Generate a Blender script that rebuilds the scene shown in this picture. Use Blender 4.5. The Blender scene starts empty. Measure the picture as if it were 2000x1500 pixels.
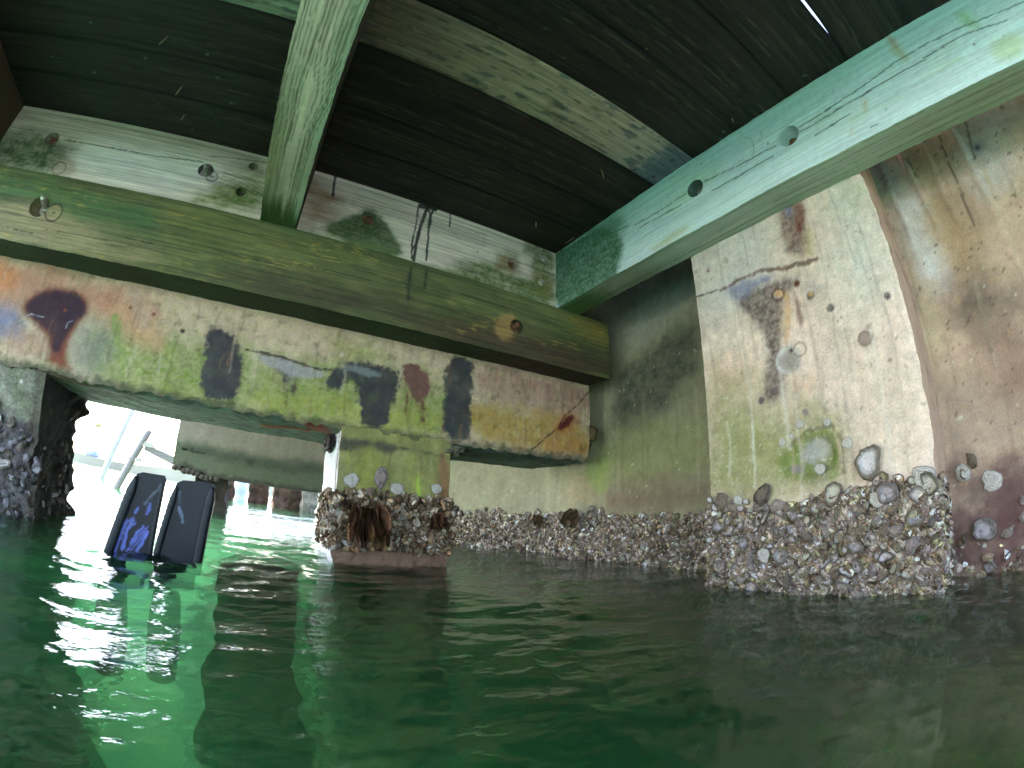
import bpy, math, random
import numpy as np
from mathutils import Matrix, Vector

random.seed(7); RNG = np.random.default_rng(11)
SC = bpy.context.scene
COL = SC.collection

# ------------------------------------------------------------------ camera
CAM_H = 0.25
cd = bpy.data.cameras.new("camera")
cam = bpy.data.objects.new("camera", cd); COL.objects.link(cam)
cd.type = 'PANO'
cd.sensor_fit = 'HORIZONTAL'; cd.sensor_width = 36.0; cd.sensor_height = 27.0
cd.panorama_type = 'FISHEYE_LENS_POLYNOMIAL'
cd.fisheye_fov = math.radians(200)
cd.fisheye_polynomial_k0 = 0.0
cd.fisheye_polynomial_k1 = -0.06283438
cd.fisheye_polynomial_k2 = 0.0
cd.fisheye_polynomial_k3 = 9.05e-06
cd.fisheye_polynomial_k4 = 0.0
cd.clip_start = 0.01; cd.clip_end = 3000
cam.matrix_world = Matrix((
    (0.85163979, -0.18103700, -0.49186917, 0.0),
    (-0.52245467, -0.21830380, -0.82424788, 0.0),
    (0.04184246, 0.95894163, -0.28049983, CAM_H),
    (0, 0, 0, 1)))
SC.camera = cam

# ------------------------------------------------------------------ world, sun, exposure
SUN_EL, SUN_AZ = math.radians(52), math.radians(-38)     # azimuth from +Y towards +X
sun_dir = Vector((math.sin(SUN_AZ)*math.cos(SUN_EL), math.cos(SUN_AZ)*math.cos(SUN_EL), math.sin(SUN_EL)))
w = bpy.data.worlds.new("World"); SC.world = w; w.use_nodes = True
nt = w.node_tree
bg = nt.nodes["Background"]
sky = nt.nodes.new("ShaderNodeTexSky"); sky.sky_type = 'NISHITA'; sky.sun_disc = False
sky.sun_elevation = SUN_EL; sky.sun_rotation = SUN_AZ
sky.air_density = 1.0; sky.dust_density = 3.0; sky.ozone_density = 0.6
nt.links.new(sky.outputs[0], bg.inputs[0]); bg.inputs[1].default_value = 0.15
ld = bpy.data.lights.new("sun", 'SUN'); ld.energy = 2.0; ld.angle = math.radians(0.5); ld.color = (1, .95, .86)
sun = bpy.data.objects.new("sun", ld); COL.objects.link(sun)
sun.rotation_euler = sun_dir.to_track_quat('Z', 'Y').to_euler()
sun.location = (-6, 8, 12)
SC.view_settings.view_transform = 'Standard'; SC.view_settings.look = 'None'
SC.view_settings.gamma = 1.0; SC.view_settings.use_curve_mapping = False
SC.view_settings.exposure = 3.35
SC.cycles.max_bounces = 12; SC.cycles.diffuse_bounces = 5; SC.cycles.transmission_bounces = 6
SC.cycles.sample_clamp_indirect = 6.0
SC.cycles.caustics_reflective = True; SC.cycles.caustics_refractive = True
SC.cycles.use_denoising = True; SC.cycles.volume_bounces = 5; SC.cycles.transparent_max_bounces = 12

# ------------------------------------------------------------------ helpers: noise and paint
PERM = RNG.permutation(256); PERM = np.concatenate([PERM, PERM, PERM])
GR = np.array([[1,1,0],[-1,1,0],[1,-1,0],[-1,-1,0],[1,0,1],[-1,0,1],[1,0,-1],[-1,0,-1],[0,1,1],[0,-1,1],[0,1,-1],[0,-1,-1],[1,1,0],[-1,1,0],[0,-1,1],[0,-1,-1]], float)
def perlin(P):
    P = np.asarray(P, float); I = np.floor(P).astype(int); F = P - I; I &= 255
    U = F*F*F*(F*(F*6-15)+10); out = 0
    for dx in (0, 1):
        wx = U[:,0] if dx else 1-U[:,0]
        for dy in (0, 1):
            wy = U[:,1] if dy else 1-U[:,1]
            for dz in (0, 1):
                wz = U[:,2] if dz else 1-U[:,2]
                h = PERM[PERM[PERM[I[:,0]+dx] + I[:,1]+dy] + I[:,2]+dz] & 15
                g = GR[h]
                out = out + wx*wy*wz*(g[:,0]*(F[:,0]-dx)+g[:,1]*(F[:,1]-dy)+g[:,2]*(F[:,2]-dz))
    return out
def fbm(P, f=1.0, o=4, seed=0.0, gain=.5):
    P = np.asarray(P, float)
    if P.shape[1] == 2: P = np.column_stack([P, np.zeros(len(P))])
    a, s, n = 1.0, 0.0, 0.0
    f = np.asarray(f, float)
    for k in range(o):
        s = s + a*perlin(P*f + seed*7.31 + k*19.7 + .37); n += a; a *= gain; f = f*2.03
    return s/n*1.6
def sm(a, b, x):
    t = np.clip((x-a)/(b-a), 0, 1); return t*t*(3-2*t)
def s(r, g, b):
    c = np.array([r, g, b], float)/255
    return np.where(c <= .04045, c/12.92, ((c+.055)/1.055)**2.4)
def sdist(uv, poly):
    poly = np.asarray(poly, float); n = len(poly)
    d2 = np.full(len(uv), 1e9); ins = np.zeros(len(uv), bool)
    for i in range(n):
        a, b = poly[i], poly[(i+1) % n]; e = b-a; v = uv-a
        t = np.clip((v@e)/max(e@e, 1e-12), 0, 1); q = v - t[:,None]*e
        d2 = np.minimum(d2, (q*q).sum(1))
        c = ((a[1] <= uv[:,1]) != (b[1] <= uv[:,1]))
        with np.errstate(divide='ignore', invalid='ignore'):
            xi = a[0] + (uv[:,1]-a[1])*e[0]/(e[1] if e[1] else 1e-12)
        ins ^= c & (uv[:,0] < xi)
    d = np.sqrt(d2); return np.where(ins, -d, d)
def ldist(uv, pts):
    pts = np.asarray(pts, float); d2 = np.full(len(uv), 1e9)
    for a, b in zip(pts[:-1], pts[1:]):
        e = b-a; v = uv-a; t = np.clip((v@e)/max(e@e, 1e-12), 0, 1); q = v-t[:,None]*e
        d2 = np.minimum(d2, (q*q).sum(1))
    return np.sqrt(d2)
class Paint:
    """albedo of one surface, in that surface's own metres"""
    st = None
    def __init__(self, uv, base, seed=0, st=None):
        self.st = st; self.uv = np.asarray(uv, float); self.C = np.tile(np.asarray(base, float), (len(uv), 1)); self.sd = seed; self.k = 0
    def n(self, f, o=4, ix=None, gain=.5):
        self.k += 1; q = self.uv if ix is None else self.uv[ix]
        return fbm(q, np.array([f[0], f[1], 1.0]) if np.ndim(f) else np.array([f, f, 1.0]), o, self.sd+self.k*1.7, gain)
    def mix(self, m, col, ix=None):
        m = np.clip(m, 0, 1)[:,None]
        if ix is None: self.C = self.C*(1-m) + np.asarray(col)*m
        else: self.C[ix] = self.C[ix]*(1-m) + np.asarray(col)*m
        return self
    def near(self, pts, mg):
        pts = np.atleast_2d(np.asarray(pts, float)); lo, hi = pts.min(0)-mg, pts.max(0)+mg
        return np.nonzero(((self.uv >= lo) & (self.uv <= hi)).all(1))[0]
    def poly(self, poly, col, fe=.008, amp=.014, f=30, op=1.0, tex=.0):
        soft = fe >= .015
        poly = np.asarray(poly, float)
        for _ in range(2):                      # round the corners
            nx = np.roll(poly, -1, 0); poly = np.stack([poly*.75+nx*.25, poly*.25+nx*.75], 1).reshape(-1, 2)
        if soft: fe, amp, f = fe*1.5, amp*2.2, np.asarray(f)*.6
        ix = self.near(poly, fe*1.5+amp*1.5+.035)
        if not len(ix): return self
        d = sdist(self.uv[ix], poly) + amp*self.n(f, 5, ix, .66)
        if self.st is not None: d = d + (.012 if soft else .007)*self.n(self.st, 4, ix, .6)
        m = sm(fe*1.4, -fe*1.8, d)*op*(1+(.3 if soft else .12)*self.n(np.asarray(f)*(2.2 if soft else .5), 3, ix))
        if not soft: m = np.maximum(m, .38*op*sm(.030, -.01, d)*sm(-.3, .4, self.n(24, 4, ix)))
        if tex: m = m*(1-tex + tex*sm(-.35, .35, self.n(60, 3, ix)))
        return self.mix(m, col, ix)
    def line(self, pts, col, wd=.002, op=1.0, fe=.0025, amp=.0015, f=40):
        ix = self.near(pts, wd+fe+amp*1.3)
        if not len(ix): return self
        d = ldist(self.uv[ix], pts) + amp*self.n(f, 3, ix); return self.mix(sm(wd+fe, wd-fe*.2, d)*op, col, ix)
    def spot(self, c, r, col, fe=.004, op=1.0, amp=.003, f=60):
        ix = self.near(c, r+fe+amp*1.3)
        if not len(ix): return self
        d = np.hypot(*(self.uv[ix]-np.asarray(c)).T) - r + amp*self.n(f, 4, ix); return self.mix(sm(fe, -fe, d)*op, col, ix)
    def ring(self, c, r, wd, col, op=1.0):
        d = np.abs(np.hypot(*(self.uv-np.asarray(c)).T) - r); return self.mix(sm(wd+.002, wd-.001, d)*op, col)
    def blotch(self, col, f=6, lo=.0, hi=.4, op=.6, o=5):
        return self.mix(sm(lo, hi, self.n(f, o))*op, col)
    def drips(self, n, box, cols, seed, ln=(.05, .3), wd=(.0012, .005), op=.35):
        """faint run marks going straight down"""
        rs = np.random.default_rng(seed); x0, x1, z0, z1 = box
        for k in range(n):
            x, z, L = rs.uniform(x0, x1), rs.uniform(z0, z1), rs.uniform(*ln); t = np.linspace(0, 1, 6)
            self.line(np.column_stack([x+.004*np.sin(t*5+k), z-L*t]), cols[k % len(cols)], rs.uniform(*wd), op*rs.uniform(.4, 1), .004, .004, (60, 8))
        return self
    def shade(self, f, a, o=4):
        self.C = self.C*np.clip(1+a*self.n(f, o), .25, 2)[:,None]; return self
    def out(self): return np.clip(self.C, .002, .9)

# ------------------------------------------------------------------ helpers: materials
def new_mat(name):
    m = bpy.data.materials.new(name); m.use_nodes = True
    return m, m.node_tree, m.node_tree.nodes["Principled BSDF"]
def surf_mat(name, axis=None, grain=.5, rough=.75, bump=.4, fine=140, coat=0.0, dist=.004, spec=.35):
    """painted albedo x fine procedural noise, with bump; axis = the way wood grain runs"""
    m, t, b = new_mat(name); N = t.nodes.new; L = t.links.new
    at = N("ShaderNodeAttribute"); at.attribute_name = "albedo"
    tc = N("ShaderNodeTexCoord"); mp = N("ShaderNodeMapping"); L(tc.outputs["Object"], mp.inputs[0])
    no = N("ShaderNodeTexNoise"); no.inputs["Detail"].default_value = 6
    if axis is None:
        no.inputs["Scale"].default_value = fine; no.inputs["Roughness"].default_value = .65
    else:
        sc = [62, 62, 62]; sc[axis] = 1.3; mp.inputs["Scale"].default_value = sc
        no.inputs["Scale"].default_value = 1.6; no.inputs["Roughness"].default_value = .6; no.inputs["Distortion"].default_value = .3
    L(mp.outputs[0], no.inputs[0])
    rp = N("ShaderNodeMapRange"); rp.inputs[1].default_value = .28; rp.inputs[2].default_value = .72
    rp.inputs[3].default_value = 1-grain; rp.inputs[4].default_value = 1+grain*.8
    L(no.outputs[0], rp.inputs[0])
    mx = N("ShaderNodeVectorMath"); mx.operation = 'SCALE'; my = N("ShaderNodeVectorMath"); my.operation = 'SCALE'
    L(at.outputs["Color"], my.inputs[0]); L(my.outputs[0], mx.inputs[0]); L(rp.outputs[0], mx.inputs["Scale"])
    L(mx.outputs[0], b.inputs["Base Color"])
    n2 = N("ShaderNodeTexNoise"); n2.inputs["Scale"].default_value = 32 if axis is None else 9; n2.inputs["Detail"].default_value = 8
    L(tc.outputs["Object"] if axis is None else mp.outputs[0], n2.inputs[0])
    r2 = N("ShaderNodeMapRange"); r2.inputs[1].default_value = .3; r2.inputs[2].default_value = .7
    r2.inputs[3].default_value = 1-grain*.6; r2.inputs[4].default_value = 1+grain*.5; L(n2.outputs[0], r2.inputs[0]); L(r2.outputs[0], my.inputs["Scale"])
    ad = N("ShaderNodeMath"); ad.operation = 'ADD'; L(no.outputs[0], ad.inputs[0]); L(n2.outputs[0], ad.inputs[1])
    bp = N("ShaderNodeBump"); bp.inputs["Strength"].default_value = bump; bp.inputs["Distance"].default_value = dist
    L(ad.outputs[0], bp.inputs["Height"]); L(bp.outputs[0], b.inputs["Normal"])
    rr = N("ShaderNodeMapRange"); rr.inputs[3].default_value = rough-.15; rr.inputs[4].default_value = min(1, rough+.12)
    L(n2.outputs[0], rr.inputs[0]); L(rr.outputs[0], b.inputs["Roughness"])
    b.inputs["Specular IOR Level"].default_value = spec
    if coat: b.inputs["Coat Weight"].default_value = coat; b.inputs["Coat Roughness"].default_value = .25
    return m
def plain_mat(name, col, rough=.5, metal=0.0, noise=.3, scale=60):
    m, t, b = new_mat(name); N = t.nodes.new; L = t.links.new
    tc = N("ShaderNodeTexCoord"); no = N("ShaderNodeTexNoise"); no.inputs["Scale"].default_value = scale; no.inputs["Detail"].default_value = 5
    L(tc.outputs["Object"], no.inputs[0])
    cr = N("ShaderNodeMix"); cr.data_type = 'RGBA'
    c = np.asarray(col); cr.inputs[6].default_value = (*np.clip(c*(1-noise), 0, 1), 1); cr.inputs[7].default_value = (*np.clip(c*(1+noise), 0, 1), 1)
    L(no.outputs[0], cr.inputs[0]); L(cr.outputs[2], b.inputs["Base Color"])
    b.inputs["Roughness"].default_value = rough; b.inputs["Metallic"].default_value = metal
    bp = N("ShaderNodeBump"); bp.inputs["Strength"].default_value = .3; bp.inputs["Distance"].default_value = .002
    L(no.outputs[0], bp.inputs["Height"]); L(bp.outputs[0], b.inputs["Normal"])
    return m
M_WOODX = surf_mat("timber_grain_along_x", 0, .42, .72, .5)
M_WOODY = surf_mat("timber_grain_along_y", 1, .22, .72, .45)
M_DECK = surf_mat("tarred_plank", 0, .55, .62, .8, spec=.4)
M_CONC = surf_mat("weathered_concrete", None, .22, .82, .6, 150, dist=.004)
M_ROUGH = surf_mat("encrusted_concrete", None, .45, .8, .9, 90, dist=.01)
M_SHELL = surf_mat("shell", None, .25, .55, .5, 120, dist=.003, spec=.4)
M_RUBBER = surf_mat("wet_rubber", None, .15, .42, .15, 90, dist=.002, spec=.3)
M_STEEL = plain_mat("galvanised_steel", s(176,170,158), .4, .35, .35, 90)
M_RUST = plain_mat("rusty_steel", s(128,92,66), .85, .15, .5, 120)
M_NAIL = plain_mat("nail_steel", s(176,165,125), .5, .2, .2)

# ------------------------------------------------------------------ helpers: meshes and objects
def tag(o, label=None, cat=None, group=None, kind=None):
    if label: o['label'] = label
    if cat: o['category'] = cat
    if group: o['group'] = group
    if kind: o['kind'] = kind
    return o
class MB:
    def __init__(self): self.V = []; self.F = []; self.C = []; self.n = 0
    def add(self, V, F, C):
        V = np.asarray(V, float); C = np.asarray(C, float)
        if C.ndim == 1: C = np.tile(C, (len(V), 1))
        self.V.append(V); self.C.append(C)
        for f in (F if isinstance(F, list) else [F]):
            self.F.append(np.asarray(f, int) + self.n)
        self.n += len(V); return self
    def build(self, name, mat, parent=None, origin=None, smooth=True):
        V = np.concatenate(self.V); C = np.concatenate(self.C)
        if origin is None: origin = np.array([(V[:,0].min()+V[:,0].max())/2, (V[:,1].min()+V[:,1].max())/2, V[:,2].min()])
        origin = np.asarray(origin, float)
        me = bpy.data.meshes.new(name)
        li = np.concatenate([f.ravel() for f in self.F]); tot = np.concatenate([np.full(len(f), f.shape[1]) for f in self.F])
        me.vertices.add(len(V)); me.vertices.foreach_set("co", (V-origin).ravel().astype(np.float32))
        me.loops.add(len(li)); me.loops.foreach_set("vertex_index", li.astype(np.int32))
        me.polygons.add(len(tot)); me.polygons.foreach_set("loop_start", np.concatenate([[0], np.cumsum(tot)[:-1]]).astype(np.int32))
        me.polygons.foreach_set("loop_total", tot.astype(np.int32))
        me.polygons.foreach_set("use_smooth", np.full(len(tot), smooth))
        me.update(calc_edges=True); me.validate()
        ca = me.color_attributes.new("albedo", 'FLOAT_COLOR', 'POINT')
        ca.data.foreach_set("color", np.column_stack([C, np.ones(len(C))]).ravel().astype(np.float32))
        me.materials.append(mat)
        o = bpy.data.objects.new(name, me); COL.objects.link(o)
        o.location = origin
        if parent is not None:
            o.parent = parent; o.location = origin - np.array(parent_loc(parent))
        return o
def parent_loc(p):
    v = Vector((0, 0, 0))
    while p is not None: v = v + p.location; p = p.parent
    return v
FACES = {'x-': (0, 0, 1, 2), 'x+': (0, 1, 1, 2), 'y-': (1, 0, 0, 2), 'y+': (1, 1, 0, 2), 'z-': (2, 0, 0, 1), 'z+': (2, 1, 0, 1)}
def gbox(mb, lo, hi, res, colfn, disp=None, holes=None, default=.06, skip=()):
    """a box whose faces are fine grids: res = {face: metres}, colfn(P, face) -> albedo, holes = {face: [(u, v, r, depth)]}"""
    lo, hi = np.asarray(lo, float), np.asarray(hi, float); holes = holes or {}
    for fc, (ax, side, a, b) in FACES.items():
        if fc in skip: continue
        r = res.get(fc, default)
        nu = max(1, int(round((hi[a]-lo[a])/r))); nv = max(1, int(round((hi[b]-lo[b])/r)))
        U, Vv = np.meshgrid(np.linspace(lo[a], hi[a], nu+1), np.linspace(lo[b], hi[b], nv+1), indexing='ij')
        P = np.zeros((U.size, 3)); P[:,a] = U.ravel(); P[:,b] = Vv.ravel(); P[:,ax] = hi[ax] if side else lo[ax]
        i = np.arange(nu)[:,None]*(nv+1) + np.arange(nv)[None,:]
        q = np.stack([i, i+nv+1, i+nv+2, i+1], -1).reshape(-1, 4)
        flip = (side == 1) != (fc[0] != 'y')
        if flip: q = q[:,::-1]
        sgn = 1 if side else -1
        C = colfn(P, fc)
        for (hu, hv, hr, hd) in holes.get(fc, []):
            cc = P[q].mean(1); gone = np.hypot(cc[:,a]-hu, cc[:,b]-hv) < hr
            bd = np.intersect1d(np.unique(q[gone]), np.unique(q[~gone])); q = q[~gone]
            d = np.column_stack([P[bd,a]-hu, P[bd,b]-hv]); d *= (hr/np.maximum(np.hypot(*d.T), 1e-6))[:,None]
            P[bd,a] = hu+d[:,0]; P[bd,b] = hv+d[:,1]
            th = np.linspace(0, 2*np.pi, 33)[:-1]; ring = []
            for dep, rr in ((-.0005, hr*1.02), (.004, hr*.97), (hd, hr*.93), (hd, hr*.45), (hd, .0005)):
                R = np.zeros((32, 3)); R[:,a] = hu+rr*np.cos(th); R[:,b] = hv+rr*np.sin(th); R[:,ax] = P[0,ax]-sgn*dep; ring.append(R)
            R = np.concatenate(ring); j = np.arange(32); k = (j+1) % 32
            T = np.concatenate([np.stack([j+32*z, k+32*z, k+32*z+32, j+32*z+32], -1) for z in range(4)])
            hc = np.tile(C[np.argmin(np.hypot(P[:,a]-hu-hr*1.3, P[:,b]-hv))]*.8, (len(R), 1)); hc[96:] *= .5
            mb.add(disp(R) if disp else R, T, hc)
        mb.add(disp(P) if disp else P, q, C)
    return mb
def wob(amp, f, seed=0, o=3):
    def fn(P):
        return P + amp*np.stack([fbm(P, f, o, seed+k*3.1) for k in range(3)], 1)
    return fn
def tube(mb, pts, rad, col, seg=10, cap=True):
    pts = np.asarray(pts, float); n = len(pts); rad = np.broadcast_to(rad, n)
    tan = np.gradient(pts, axis=0); tan /= np.linalg.norm(tan, axis=1)[:,None]
    up = np.array([0, 0, 1.0]) if abs(tan[0,2]) < .9 else np.array([1.0, 0, 0])
    th = np.linspace(0, 2*np.pi, seg+1)[:-1]; R = []
    for p, t, r in zip(pts, tan, rad):
        a = np.cross(t, up); a /= np.linalg.norm(a); b = np.cross(t, a)
        R.append(p + r*(np.cos(th)[:,None]*a + np.sin(th)[:,None]*b))
    V = np.concatenate(R); j = np.arange(seg); k = (j+1) % seg
    F = [np.concatenate([np.stack([j+seg*z, k+seg*z, k+seg*z+seg, j+seg*z+seg], -1) for z in range(n-1)])]
    if cap: F += [np.arange(seg)[None,::-1], (np.arange(seg)+seg*(n-1))[None,:]]
    return mb.add(V, F, col)
GREY = np.array([.3, .3, .3])
def bolt(parent, c, axis, out, rod=.010, nut=.019, length=.05, rust=False, tilt=0.0):
    """threaded rod end with washer and hex nut; c = where its nut sits, out = +-1 along axis"""
    c = np.asarray(c, float); d = np.zeros(3); d[axis] = out
    d = d + np.array([0, 0, tilt]); d /= np.linalg.norm(d)
    mb = MB(); n = 26; tt = np.linspace(0, 1, n)
    tube(mb, c + d*length*tt[:,None], rod*(1+.06*np.where(np.arange(n) % 2, 1, -1)), GREY, 12)
    o = mb.build("bolt", M_RUST if rust else M_STEEL, parent)
    mb = MB(); tube(mb, [c-d*.002, c+d*.004], nut*1.5, GREY, 20)
    tube(mb, [c+d*.004, c+d*.006, c+d*.020, c+d*.022], [nut*.9, nut, nut, nut*.88], GREY, 6)
    mb.build("nut", M_RUST if rust else M_STEEL, o, smooth=False)
    return o

# ================================================================== the structure: concrete
WET = s(60,62,48)
def cap_front(P):
    p = Paint(P[:,[0,2]], s(184,164,136), 1, (46, 3))
    p.shade(5, .25); p.shade((34, 4), .22); p.shade(60, .16, 3)
    p.blotch(s(150,140,105), 7, .05, .5, .6)
    # pinkish speckled band under the timber, then ochre to the right
    p.poly([(-0.8491,0.9943),(-0.1004,1.0204),(0.3616,0.9651),(0.3408,0.7980),(0.0342,0.8016),(-0.2450,0.8083),(-0.5234,0.7938),(-0.7361,0.7516)], s(188,165,138), .02, .02, 20, .9)
    p.poly([(0.8743,0.9581),(1.6067,0.9640),(1.6058,0.8233),(1.3774,0.7475),(0.8881,0.7724)], s(158,128,112), .02, .02, 20, .85)
    p.poly([(0.8361,0.7634),(1.0983,0.7448),(1.3766,0.7881),(1.5874,0.7067),(1.5887,0.5536),(0.8518,0.5522)], s(160,130,58), .02, .025, 18, .8)
    p.poly([(1.2530,0.6256),(1.3471,0.6500),(1.5878,0.6451),(1.5887,0.5591),(1.2554,0.5617)], s(172,124,66), .015, .012, 25, .8)
    # algae on the lower half
    p.poly([(-0.8140,0.6332),(-0.7461,0.7814),(-0.4542,0.7823),(-0.1374,0.8049),(0.0467,0.7349),(0.3125,0.8375),(0.7415,0.8187),(0.8389,0.7276),(0.8526,0.5407),(0.2477,0.5264),(-0.7083,0.5033)], s(118,136,58), .03, .035, 14, .85, .35)
    p.poly([(-0.1009,0.6270),(0.3558,0.6896),(0.7776,0.6938),(0.7896,0.5421),(-0.0409,0.5199)], s(150,150,62), .02, .03, 20, .6, .5)
    p.poly([(-0.6152,0.5703),(-0.2567,0.5778),(-0.2509,0.5488),(-0.6056,0.5325)], s(158,158,80), .02, .02, 26, .7, .5)
    p.poly([(0.1862,0.9246),(0.3224,0.9205),(0.4653,0.8934),(0.4742,0.8250),(0.2051,0.8151)], s(128,132,70), .02, .02, 30, .7, .3)
    p.blotch(s(176,180,100), 38, .2, .5, .3)
    p.blotch(s(70,78,45), 22, .25, .6, .45)
    # rust wash at the left
    p.poly([(-1.7159,0.9651),(-1.3337,0.9525),(-0.9305,0.9507),(-0.4914,0.9093),(-0.5119,0.7538),(-0.6714,0.7643),(-0.7564,0.8116),(-1.0850,0.7710),(-1.5393,0.6484)], s(172,122,98), .03, .03, 12, .85)
    p.poly([(-1.7020,0.9427),(-1.3226,0.9310),(-1.2083,0.9274),(-1.1692,0.8436),(-1.2518,0.7848),(-1.6022,0.7708)], s(188,122,76), .02, .02, 20, .8)
    p.poly([(-0.7525,0.8339),(-0.6401,0.8783),(-0.4610,0.8065),(-0.4544,0.7026),(-0.5424,0.7060),(-0.6439,0.7486)], s(192,150,112), .02, .02, 22, .8)
    p.poly([(-0.7202,0.8079),(-0.6854,0.8213),(-0.6439,0.7486),(-0.6431,0.6864),(-0.6909,0.7394)], s(128,140,70), .006, .006, 30, .9)
    p.poly([(-1.4458,0.7077),(-1.1343,0.7947),(-1.0507,0.6504),(-1.1019,0.6162),(-1.3423,0.6080)], s(112,110,132), .015, .012, 20, .85)
    p.poly([(-1.1920,0.6454),(-0.9829,0.7047),(-0.9260,0.5756),(-1.1609,0.5643)], s(168,128,104), .02, .015, 25, .7)
    p.poly([(-0.8912,0.7219),(-0.7210,0.7757),(-0.6473,0.6856),(-0.6809,0.5678),(-0.8173,0.5679)], s(122,122,112), .03, .02, 20, .7)
    p.poly([(-1.1283,0.7805),(-1.0650,0.8468),(-0.9553,0.8895),(-0.8422,0.8645),(-0.8124,0.7964),(-0.8449,0.7265),(-0.8633,0.6689),(-0.8567,0.6048),(-0.7921,0.5607),(-0.9395,0.5650),(-0.9323,0.6312),(-0.9933,0.6923),(-1.0945,0.7307)], s(120,62,38), .012, .008, 30, .95)
    p.poly([(-1.1143,0.7787),(-1.0576,0.8415),(-0.9519,0.8812),(-0.8496,0.8587),(-0.8249,0.7982),(-0.8566,0.7327),(-0.8839,0.6733),(-0.8852,0.6197),(-0.9226,0.6167),(-0.9338,0.6639),(-0.9876,0.7038),(-1.0865,0.7364)], s(52,32,44), .010, .006, 30, .97)
    p.line([(-1.0897,0.7315),(-1.0688,0.7439),(-1.0481,0.7434),(-1.0080,0.7444)], s(150,144,150), .0012); p.line([(-0.8898,0.7179),(-0.8892,0.7433),(-0.8726,0.7507)], s(140,136,142), .0010)
    for q in [(-0.9205,0.7886),(-0.6440,0.8556),(-0.5386,0.8445)]: p.spot(q, .008, s(120,60,30))
    p.poly([(-0.6833,0.9363),(-0.6075,0.9521),(-0.5234,0.7938),(-0.5804,0.7612),(-0.6309,0.8365)], s(176,150,128), .01, .006, (60,8), .6)
    # black run-offs
    for q, c in (([(-0.3084,0.8209),(-0.2675,0.8556),(-0.1918,0.8368),(-0.1411,0.7442),(-0.1169,0.6240),(-0.1567,0.5619),(-0.2743,0.5625),(-0.2862,0.6944)], s(56,54,58)),
                 ([(0.2149,0.7551),(0.3145,0.8243),(0.4261,0.8383),(0.5159,0.8288),(0.5326,0.7671),(0.5051,0.6828),(0.4941,0.5552),(0.3808,0.5597),(0.3563,0.6854),(0.3204,0.7536),(0.2819,0.7154),(0.2529,0.6754),(0.2185,0.7035)], s(52,52,54)),
                 ([(0.7448,0.9499),(0.8667,0.9513),(0.8792,0.8575),(0.8794,0.7101),(0.8931,0.5503),(0.7540,0.5558),(0.7381,0.6874),(0.7355,0.8296)], s(54,56,56)),
                 ([(0.5301,0.8481),(0.5869,0.8765),(0.6644,0.8397),(0.6766,0.7660),(0.6269,0.6807),(0.5796,0.7253),(0.5451,0.7811)], s(106,70,64)),
                 ([(0.0122,0.7494),(0.0738,0.7618),(0.0822,0.7140),(0.0581,0.6945),(0.0621,0.6468),(0.0455,0.6458),(0.0311,0.7041)], s(66,60,54)),
                 ([(0.0779,0.7025),(0.0943,0.7057),(0.0963,0.6426),(0.0841,0.6404)], s(76,68,50)),
                 ([(0.6329,0.7162),(0.6566,0.7203),(0.6568,0.6172),(0.6429,0.6128)], s(96,66,44)), ([(0.5581,0.7489),(0.5791,0.7298),(0.5757,0.6272),(0.5613,0.6317)], s(96,70,50))):
        p.poly(q, c, .007, .024, 34, .96)
    p.poly([(-0.0886,0.7762),(0.0394,0.7744),(0.1813,0.7616),(0.2175,0.7381),(0.1362,0.7094),(0.0515,0.7081),(-0.0734,0.7536)], s(156,150,150), .006, .012, 40, .85)
    p.line([(-0.1324,0.7822),(-0.0470,0.7804),(0.0390,0.7764),(0.1813,0.7616),(0.2340,0.7721)], s(60,50,46), .0035, .9, .003, .006)
    p.poly([(0.2552,0.7763),(0.3165,0.8111),(0.4185,0.8091),(0.4559,0.7868),(0.4011,0.7693),(0.3216,0.7762)], s(128,138,136), .005, .01, 50, .6)
    p.line([(1.5950,0.9323),(1.5142,0.8376),(1.4108,0.7523),(1.3625,0.6837),(1.2905,0.6223),(1.2250,0.5586)], s(45,32,22), .0022, .95, .002, .004)
    p.poly([(1.3400,0.6702),(1.3777,0.7341),(1.4376,0.7810),(1.5074,0.7858),(1.5009,0.7235),(1.4261,0.6595)], s(176,92,34), .02, .008, 30, .7)
    p.poly([(1.3592,0.6833),(1.4108,0.7551),(1.4863,0.7771),(1.4797,0.7373),(1.4123,0.6793)], s(84,30,24), .008, .006, 40, .95)
    for k in range(16):
        x = 940+13*k; q = [(-1.1293,0.4733),(-1.1115,0.4172)]; a = cap_x(x); zt = .93-.0*k; ln = .05+.1*random.random()
        p.poly([(a, zt), (a+.012, zt), (a+.009, zt-ln), (a+.002, zt-ln)], [s(120,80,60), s(150,98,70), s(110,110,70)][k % 3], .006, .006, (70,10), .5)
    p.spot([(-0.4018,0.8058)][0], .010, s(60,44,38)); p.spot([(0.2628,0.8407)][0], .010, s(200,185,165))
    p.drips(110, (-1.3, 1.59, .60, .98), [s(88,70,52), s(150,112,80), s(66,70,46), s(190,176,150), s(120,84,60)], 5, (.04, .22))
    d = np.clip((P[:,2]-.53)/.05, 0, 1); p.mix((1-sm(.0, 1, d+.5*p.n(30)))*.8, s(58,62,44))
    return p.out()
def cap_under(P):
    p = Paint(P[:,[0,1]], s(84,100,86), 2); p.shade(8, .4); p.shade((9, 40), .4)
    p.blotch(s(46,58,48), 18, .0, .4, .7); p.blotch(s(140,150,130), 60, .3, .5, .5)
    p.poly([(0.1399,1.8025),(0.2000,1.7908),(0.2944,1.9200),(0.2788,2.0339),(0.1761,1.9450)], s(122,58,30), .006, .006, 40, .95)
    p.poly([(-1.3505,1.8905),(-0.7635,1.7786),(-0.6296,1.8393),(-0.8217,1.9297),(-1.4654,2.0650)], s(112,74,44), .02, .02, 25, .6)
    return p.out()
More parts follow.
